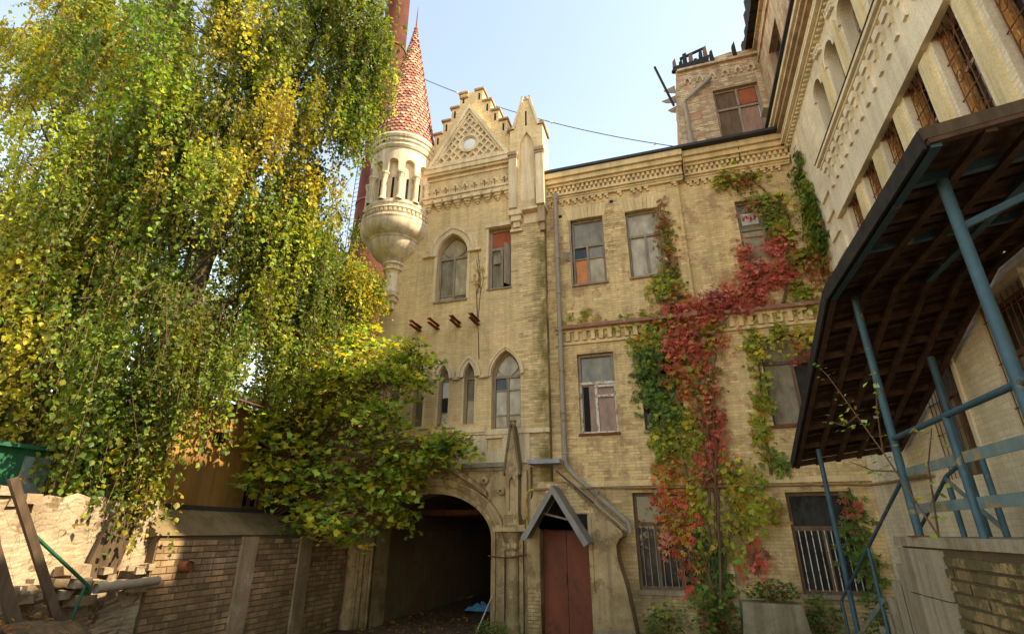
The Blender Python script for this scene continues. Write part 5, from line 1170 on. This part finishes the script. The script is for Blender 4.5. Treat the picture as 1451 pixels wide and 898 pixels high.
def maple(name, label, base, blobs, nspray, pal, seed, size=.12):
    r_ = np.random.default_rng(seed); t = thing(name, label, 'tree', base); mb = MB(); b = Vector(base)
    P, N, Y, C = [], [], [], []; tw = MB(); W_ = np.array([q[2] for q in blobs], float); W_ /= W_.sum()
    for (c, rad, wt), w_ in zip(blobs, W_):
        c = Vector(c); md = Vector((b.x + (c.x - b.x) * .25, b.y + (c.y - b.y) * .25, b.z + (c.z - b.z) * .62)); L = [b * (1 - s) ** 2 + md * 2 * s * (1 - s) + c * s * s for s in np.linspace(0, 1, 9)]
        mb.tube(L, [.035 * (1 - .8 * s) for s in np.linspace(0, 1, 9)], 7)
        for k in range(max(3, int(nspray * w_))):
            q = np.array(c) + in_ball(1, r_)[0] * np.array(rad); st_ = np.array(L[r_.integers(4, 9)]); d = q - st_; d /= np.linalg.norm(d) + 1e-6
            tw.tube([tuple(st_), tuple((st_ + q) / 2 + (0, 0, .12)), tuple(q)], [.016, .01, .005], 4, False)
            m_ = r_.integers(9, 20); out = d * (1, 1, .25) + r_.normal(0, .25, 3); out /= np.linalg.norm(out); sd_ = np.cross(out, (0, 0, 1)); sd_ /= np.linalg.norm(sd_) + 1e-6
            s = r_.random(m_); side_ = r_.choice([-1, 1], m_)
            pos = q + out * (s[:, None] - .5) * .7 + sd_ * (side_ * r_.uniform(.02, .26, m_))[:, None] + np.stack([0 * s, 0 * s, -.22 * s ** 2 + r_.normal(0, .04, m_)], 1)
            P.append(pos); N.append(np.array((.15, -.25, 1)) + r_.normal(0, .55, (m_, 3))); Y.append(out + sd_ * side_[:, None] * .8 + (0, 0, -.45) + r_.normal(0, .25, (m_, 3)))
            cc = pick(pal, m_, r_, .18); tnt = r_.normal(0, .2)
            if r_.random() < .13: cc = cc * .3 + Y_ * .7
            C.append(np.clip(cc * (1 + tnt), .006, .7))
    mb.build('trunk', 'bark', t); tw.build('twigs', 'twig', t, 'stuff'); P, N, Y, C = map(np.concatenate, (P, N, Y, C))
    leaves('crown', P, N, Y, size * 1.2 * r_.uniform(.6, 1.15, len(P)), C, LOBED, 'leaf', t, 'stuff'); return t
maple('maple_sapling', 'multi-stemmed young maple with green and yellow leaves beside the passage', (-8.78, -2.9, 2.3),
      [((-7.6, -3.0, 5.5), (1.2, .9, .9), 1.2), ((-6.5, -2.4, 5.4), (.9, .8, .9), 1), ((-6.0, -2.0, 6.1), (.6, .6, .7), .6), ((-7.0, -2.5, 4.3), (1.4, .9, .7), 1.4), ((-5.9, -1.6, 3.8), (.9, .6, .5), 1.0), ((-5.2, -1.4, 4.1), (.75, .45, .35), .8), ((-6.6, -2.2, 3.1), (1.0, .7, .45), .8), ((-8.3, -3.4, 4.3), (.8, .8, .7), .8), ((-7.3, -2.9, 2.4), (.6, .5, .4), .4), ((-7.2, -2.0, 6.4), (1.0, .8, .8), .7), ((-6.4, -1.5, 2.6), (.5, .4, .35), .3), ((-8.1, -3.7, 3.2), (.6, .5, .5), .6), ((-7.4, -2.8, 3.2), (.8, .6, .5), .7), ((-7.0, -2.4, 2.2), (.5, .4, .3), .25)],
      640, [(G_ * 1.7, 5), (YG * 1.3, 4.5), (DG * 1.6, 1.2), (Y_ * 1.1, .8)], 71)

# creepers on the walls
def creeper(name, label, regions, stems, seed, fr=None, size=.125, sr=.03):
    """regions: (u, v, ru, rv, count, palette, depth)"""
    r_ = np.random.default_rng(seed); t = thing(name, label, 'creeper', stems[0][0]); mb = MB()
    for s in stems:
        fine = []
        for a, b in zip(s[:-1], s[1:]):
            for k in range(5): fine.append(tuple(np.array(a) + (np.array(b) - np.array(a)) * k / 5 + r_.normal(0, sr * .55, 3) * (1, .4, .6)))
        fine.append(s[-1]); fine[0] = s[0]
        mb.tube(fine, [sr * (1 - .75 * i / (len(fine) - 1)) + .004 for i in range(len(fine))], 6, False)
    P, N, Y, C = [], [], [], []
    for u, v, ru, rv, cnt, pal, dep in regions:
        ncl = max(2, cnt // 14); th = r_.uniform(0, 6.283, ncl); rr_ = np.sqrt(r_.random(ncl)); cu, cv = u + ru * rr_ * np.cos(th), v + rv * rr_ * np.sin(th); i = r_.integers(0, ncl, cnt); ct = r_.normal(0, .2, ncl)
        pu, pv = cu[i] + r_.normal(0, .13, cnt), cv[i] + r_.normal(0, .15, cnt); w_ = np.abs(r_.normal(0, dep, cnt)) + .02
        q = fr(pu, pv, w_); P.append(np.stack([np.broadcast_to(np.asarray(a, float), (cnt,)) for a in q], 1)); o0 = np.array(fr(0, 0, 0)); o1 = np.array(fr(0, 0, 1)); nrm = (o1 - o0)
        N.append(nrm + (0, 0, .35) + r_.normal(0, .42, (cnt, 3))); Y.append(np.array((0, 0, -1)) + r_.normal(0, .45, (cnt, 3)))
        ck = pick(pal, ncl, r_, .15); cc = .62 * ck[i] + .38 * pick(pal, cnt, r_, .2); C.append(np.clip(cc * (1 + ct[i])[:, None], .006, .7))
        for k in range(max(1, cnt // 90)):
            a, b = cu[k % ncl], cv[k % ncl]; pts = [fr(a + .1 * math.sin(3 * s + k), b + (s - .5) * 2 * rv * .8, .025) for s in np.linspace(0, 1, 6)]; mb.tube(pts, .006, 4, False)
    mb.build('stem', 'twig', t); P, N, Y, C = map(np.concatenate, (P, N, Y, C)); sz = size * r_.uniform(.6, 1.25, len(P)); half = r_.random(len(P)) < .6
    for h, tp in ((half, PALM), (~half, LOBED)): leaves('foliage', P[h], N[h], Y[h], sz[h], C[h], tp, 'leaf2', t, 'stuff')
    return t
RP = [(RD, 4), (PK, 3.5), (BR, .8), (O_, .6)]; ORP = [(O_, 4), (RD, 2), (PK, 1.2), (Y_, 1)]; GP = [(G_, 5), (DG * 1.3, 2.5), (YG, 1.5), (O_, .3)]; YGP = [(YG, 5), (G_, 2.5), (Y_, 1.6), (O_, .8)]; DGP = [(DG * 1.3, 5), (G_, 4), (BR, .5)]; MIX = [(RD, 1.6), (O_, 1.6), (YG, 2), (G_, 2), (PK, 1)]; BGP = [(BR * 1.3, 4), (G_, 2), (O_, 1.5), (YG, 1)]
trunk = [(.42, -.12, 0), (.5, -.1, 1.2), (.72, -.08, 2.8), (.8, -.07, 4.4), (.95, -.05, 6), (1.1, -.05, 7.1), (1.9, -.03, 7.4), (2.6, -.02, 8.2)]
creeper('virginia_creeper', 'red, orange and green creeper climbing the middle wing up to the upper string course',
        [(.95, 7.35, .95, .22, 420, RP, .09), (1.9, 7.55, .75, .35, 380, RP, .07), (.15, 7.2, .5, .2, 200, YGP, .08), (-.9, 7.22, .8, .06, 70, YGP, .05), (-2.2, 7.45, .35, .12, 36, YGP, .04),
         (-.35, 6.5, .35, .5, 260, YGP, .08), (-.42, 5.7, .3, .7, 420, DGP, .1), (-.2, 4.9, .4, .5, 300, GP, .1), (.0, 4.2, .55, .55, 420, YGP, .09), (.4, 4.2, .3, .6, 200, YGP, .08),
         (.45, 6.6, .4, .6, 420, RP, .1), (.5, 5.7, .3, .7, 300, MIX, .1), (.25, 6.0, .2, .7, 200, ORP, .1), (.85, 5.4, .22, .8, 190, MIX, .08), (1.05, 6.6, .4, .5, 220, MIX, .07), (.8, 4.5, .2, .7, 150, RP, .1), (.75, 3.6, .25, .5, 170, RP, .1),
         (.1, 3.35, .6, .25, 300, MIX, .1), (-.35, 2.6, .28, .35, 100, ORP, .12), (-.3, 2.05, .2, .35, 90, ORP, .12), (.05, 2.3, .16, .6, 130, ORP, .12), (.35, 2.3, .18, .7, 190, YGP, .12), (.5, 1.5, .18, .7, 190, DGP, .1), (.1, 1.5, .15, .5, 60, ORP, .1), (.3, .9, .2, .3, 110, GP, .12),
         (1.35, 3.3, .4, .3, 170, YGP, .09), (1.45, 2.7, .45, .5, 330, YGP, .09), (1.3, 1.75, .07, .35, 60, RP, .06), (1.0, 2.2, .2, .5, 110, YGP, .08)],
        [trunk, [(.5, -.2, 0), (.62, -.17, 1.4), (.78, -.16, 2.9), (.74, -.16, 4.2), (.86, -.14, 5.6), (.8, -.12, 7.0)], [(.38, -.16, 0), (.42, -.18, 1.6), (.62, -.16, 3.1), (.66, -.15, 4.6), (.5, -.13, 6.2), (.4, -.12, 7.2)], [(.46, -.22, .1), (.7, -.2, 2.2), (.84, -.17, 3.6), (1.0, -.12, 5.2), (1.25, -.1, 6.6), (1.9, -.08, 7.4), (2.4, -.02, 7.9)], [(.46, -.1, .2), (.3, -.1, 2), (.1, -.08, 4.2), (-.3, -.06, 6.6), (-.9, -.05, 7.2)], [(.6, -.1, 1), (1.0, -.06, 2.6), (1.4, -.02, 3.4)]], 81, fr=WG, sr=.032)
creeper('virginia_creeper', 'thin green and yellow creeper strand beside the middle-storey window near the canopy',
        [(2.1, 6.2, .1, .6, 130, YGP, .06), (2.08, 5.2, .08, .7, 130, YGP, .06), (1.98, 4.2, .08, .5, 90, YGP, .06), (2.1, 3.6, .25, .12, 70, GP, .06), (2.9, 6.5, .5, .2, 110, YGP, .1), (2.9, 6.0, .35, .2, 50, MIX, .1), (3.35, 2.4, .16, .6, 110, DGP, .08), (3.4, 2.5, .1, .2, 24, RP, .1), (3.4, 1.4, .2, .5, 120, DGP, .08)],
        [[(1.95, .08, 3.3), (2.0, .08, 4.4), (2.1, .09, 5.6), (2.14, .09, 6.9), (2.3, .09, 7.2)], [(3.4, .08, 0), (3.45, .08, 1.5), (3.4, .08, 3)]], 83, fr=WR)
creeper('virginia_creeper', 'brownish creeper trailing down the edge of the broad upper window of the wing',
        [(.36, 10.1, .06, .4, 80, BGP, .05), (.36, 9.3, .09, .45, 110, BGP, .06), (.42, 8.6, .1, .3, 80, BGP, .06), (.2, 8.0, .3, .3, 190, YGP, .08), (.35, 7.75, .3, .2, 110, BGP, .08)],
        [[(.3, -.02, 7.3), (.36, -.03, 8.3), (.4, -.03, 9.2), (.34, -.03, 10.5)]], 85, fr=WG)
creeper('virginia_creeper', 'red and green creeper around the upper corner window below the burnt-out storey',
        [(2.35, 8.1, .3, .35, 220, RP, .08), (2.9, 8.15, .5, .25, 200, RP, .07), (2.3, 8.9, .07, .4, 60, RP, .06), (3.1, 9.0, .3, .25, 110, RP, .08), (3.3, 9.5, .3, .5, 220, YGP, .09), (3.0, 10.2, .4, .2, 110, YGP, .08), (3.5, 8.4, .3, .5, 200, MIX, .08), (3.4, 7.5, .3, .4, 160, YGP, .07), (2.6, 11.0, .14, .4, 90, BGP, .06), (2.45, 11.6, .15, .35, 90, YGP, .08), (2.1, 11.1, .3, .14, 100, YGP, .08), (3.0, 11.15, .5, .07, 60, YGP, .05), (2.7, 12.2, .3, .1, 50, BGP, .06), (2.6, 10.0, .2, .2, 30, RP, .05)],
        [[(2.9, .06, 7.3), (3.2, .06, 8.2), (3.45, .06, 9.6), (3.0, .06, 10.6), (2.6, .06, 11.4), (2.6, -.3, 12.2)], [(2.4, .07, 7.3), (2.25, .07, 8.6)]], 87, fr=WR)
creeper('virginia_creeper', 'dense green creeper hanging in the corner of the pale side wing',
        [(-.55, 10.2, .35, .9, 420, GP, .1), (-.8, 9.3, .35, .6, 320, GP, .1), (-.9, 8.6, .3, .5, 260, GP, .1), (-.4, 9.2, .35, .7, 260, YGP, .09), (-.35, 8.3, .3, .6, 160, MIX, .08), (-.6, 7.6, .3, .4, 110, BGP, .06), (-.5, 6.6, .4, .6, 80, YGP, .06)],
        [[(3.8, -.3, 6.2), (3.8, -.6, 8), (3.8, -.7, 9.6), (3.8, -.5, 11.2)], [(3.8, -1.0, 7.5), (3.8, -.5, 5.2), (3.8, -.3, 4.2)]], 89, fr=SW)
creeper('wall_vine', 'bare withered vine hanging beside the pointed tower window', [(-4.98, 9.3, .05, .5, 26, BGP, .03), (-4.95, 8.6, .08, .5, 22, YGP, .03)],
        [[(-4.92, -.27, 7.6), (-4.98, -.29, 8.4), (-4.9, -.28, 9.2), (-5.0, -.28, 10.0)], [(-4.92, -.27, 7.6), (-4.86, -.27, 8.6), (-5.02, -.28, 9.6)], [(-4.86, -.27, 6.5), (-4.92, -.28, 7.6), (-5.02, -.28, 8.9)]], 91, fr=TW, size=.07, sr=.008)

def bush(name, label, base, rad, n, pal, seed, size=.07, tpl=LOBED):
    r_ = np.random.default_rng(seed); t = thing(name, label, 'plant', base); mb = MB(); b = np.array(base)
    for k in range(8):
        e = b + in_ball(1, r_)[0] * np.array(rad) * .8 + (0, 0, rad[2]); mb.tube([tuple(b), tuple((b + e) / 2 + (0, 0, .06)), tuple(e)], [.009, .006, .003], 5, False)
    mb.build('stem', 'twig', t); P = b + (0, 0, rad[2]) + in_ball(n, r_) * np.array(rad); ok = P[:, 2] > ground_z(P[:, 0], P[:, 1]) + .01; P = P[ok]; n = len(P)
    leaves('foliage', P, np.array((0, -.2, 1)) + r_.normal(0, .5, (n, 3)), r_.normal(0, 1, (n, 3)) + (0, 0, -.3), size * r_.uniform(.6, 1.2, n), pick(pal, n, r_), tpl, 'leaf2', t, 'stuff'); return t
bush('leafy_plant', 'bright green plant under the barred ground-floor window', (-.55, -.35, 0), (.5, .25, .4), 260, GP, 1, .09)
bush('leafy_plant', 'green and red plant crowding the foot of the creeper stem', (.45, -.5, 0), (.42, .35, .5), 420, [(G_, 4), (DG * 1.3, 3), (RD, 1), (BR, 1)], 2, .09)
bush('leafy_plant', 'dark green plant growing on top of the concrete block', (1.5, -.35, .84), (.55, .25, .2), 300, [(G_, 4), (DG * 1.3, 4), (RD, .6), (Y_, .5)], 3, .08)
bush('leafy_plant', 'dark shrub between the concrete block and the stair railing', (2.35, -.3, 0), (.35, .3, .55), 330, DGP, 4, .08)
bush('leafy_plant', 'low green weeds at the right jamb of the passage', (-4.15, -1.0, 0), (.42, .22, .2), 520, GP, 5, .045, DIAMOND)
bush('leafy_plant', 'small tuft of weeds left of the red-brown door', (-3.5, -1.05, 0), (.16, .15, .12), 140, GP, 6, .04, DIAMOND)
bush('leafy_plant', 'dark shrub behind the lower end of the stair railing', (3.2, -1.0, 0), (.4, .4, .5), 300, DGP, 7, .08)
# thin sapling in front of the canopy
sp = thing('rose_sapling', 'thin arching sapling with sparse pale leaves before the canopy', 'plant', (2.1, -6.95, 1.2)); mb = MB(); r_ = np.random.default_rng(8); P = []
for pts in (((2.2, -6.95, 2.1), (2.05, -6.6, 2.9), (1.98, -6.2, 3.45), (1.98, -5.6, 4.0), (2.0, -5.1, 4.3)), ((2.05, -6.6, 2.9), (2.0, -6.9, 3.3), (2.0, -7.1, 3.55)), ((2.0, -6.3, 3.35), (1.95, -5.9, 3.3), (1.95, -5.4, 3.45)), ((2.1, -6.7, 2.7), (2.0, -6.3, 2.75), (1.95, -5.8, 2.9)), ((2.2, -6.95, 2.1), (2.15, -7.3, 2.7), (2.1, -7.7, 2.95))):
    mb.tube(pts, [.01 - .006 * i / (len(pts) - 1) for i in range(len(pts))], 5, False)
    for a, b in zip(pts[:-1], pts[1:]):
        for t in r_.random(9): P.append(np.array(a) * (1 - t) + np.array(b) * t + r_.normal(0, .05, 3))
mb.build('stem', 'twig', sp); P = np.array(P); n = len(P)
leaves('foliage', P, np.array((-.3, -.3, 1)) + r_.normal(0, .4, (n, 3)), r_.normal(0, 1, (n, 3)), .07 * r_.uniform(.6, 1.2, n), pick([(G_ * 1.5, 4), (YG, 3), (col(.3, .33, .12), 2)], n, r_), DIAMOND, 'leaf2', sp, 'stuff')
# fallen leaves and weeds
r_ = np.random.default_rng(9); n = 9000
x = r_.uniform(-9, 3.5, n); y = r_.uniform(-11, 2.5, n); ok = ~((x > 2) | ((y > -.5) & ((x < -7.4) | (x > -4.4)))); x, y = x[ok], y[ok]; z = ground_z(x, y) + .02 + r_.random(len(x)) * .03; n = len(x)
leaves('fallen_leaves', np.stack([x, y, z], 1), np.array((0, 0, 1)) + r_.normal(0, .3, (n, 3)), r_.normal(0, 1, (n, 3)) * (1, 1, .1), .075 * r_.uniform(.6, 1.2, n), pick([(BR, 4), (O_ * .8, 3), (Y_ * .8, 1.5), (col(.12, .07, .04), 3)], n, r_), DIAMOND, 'leaf2', None, 'stuff')
bpy.data.objects['fallen_leaves']['label'] = 'brown and orange fallen leaves covering the yard'
bpy.data.objects['fallen_leaves']['category'] = 'leaves'
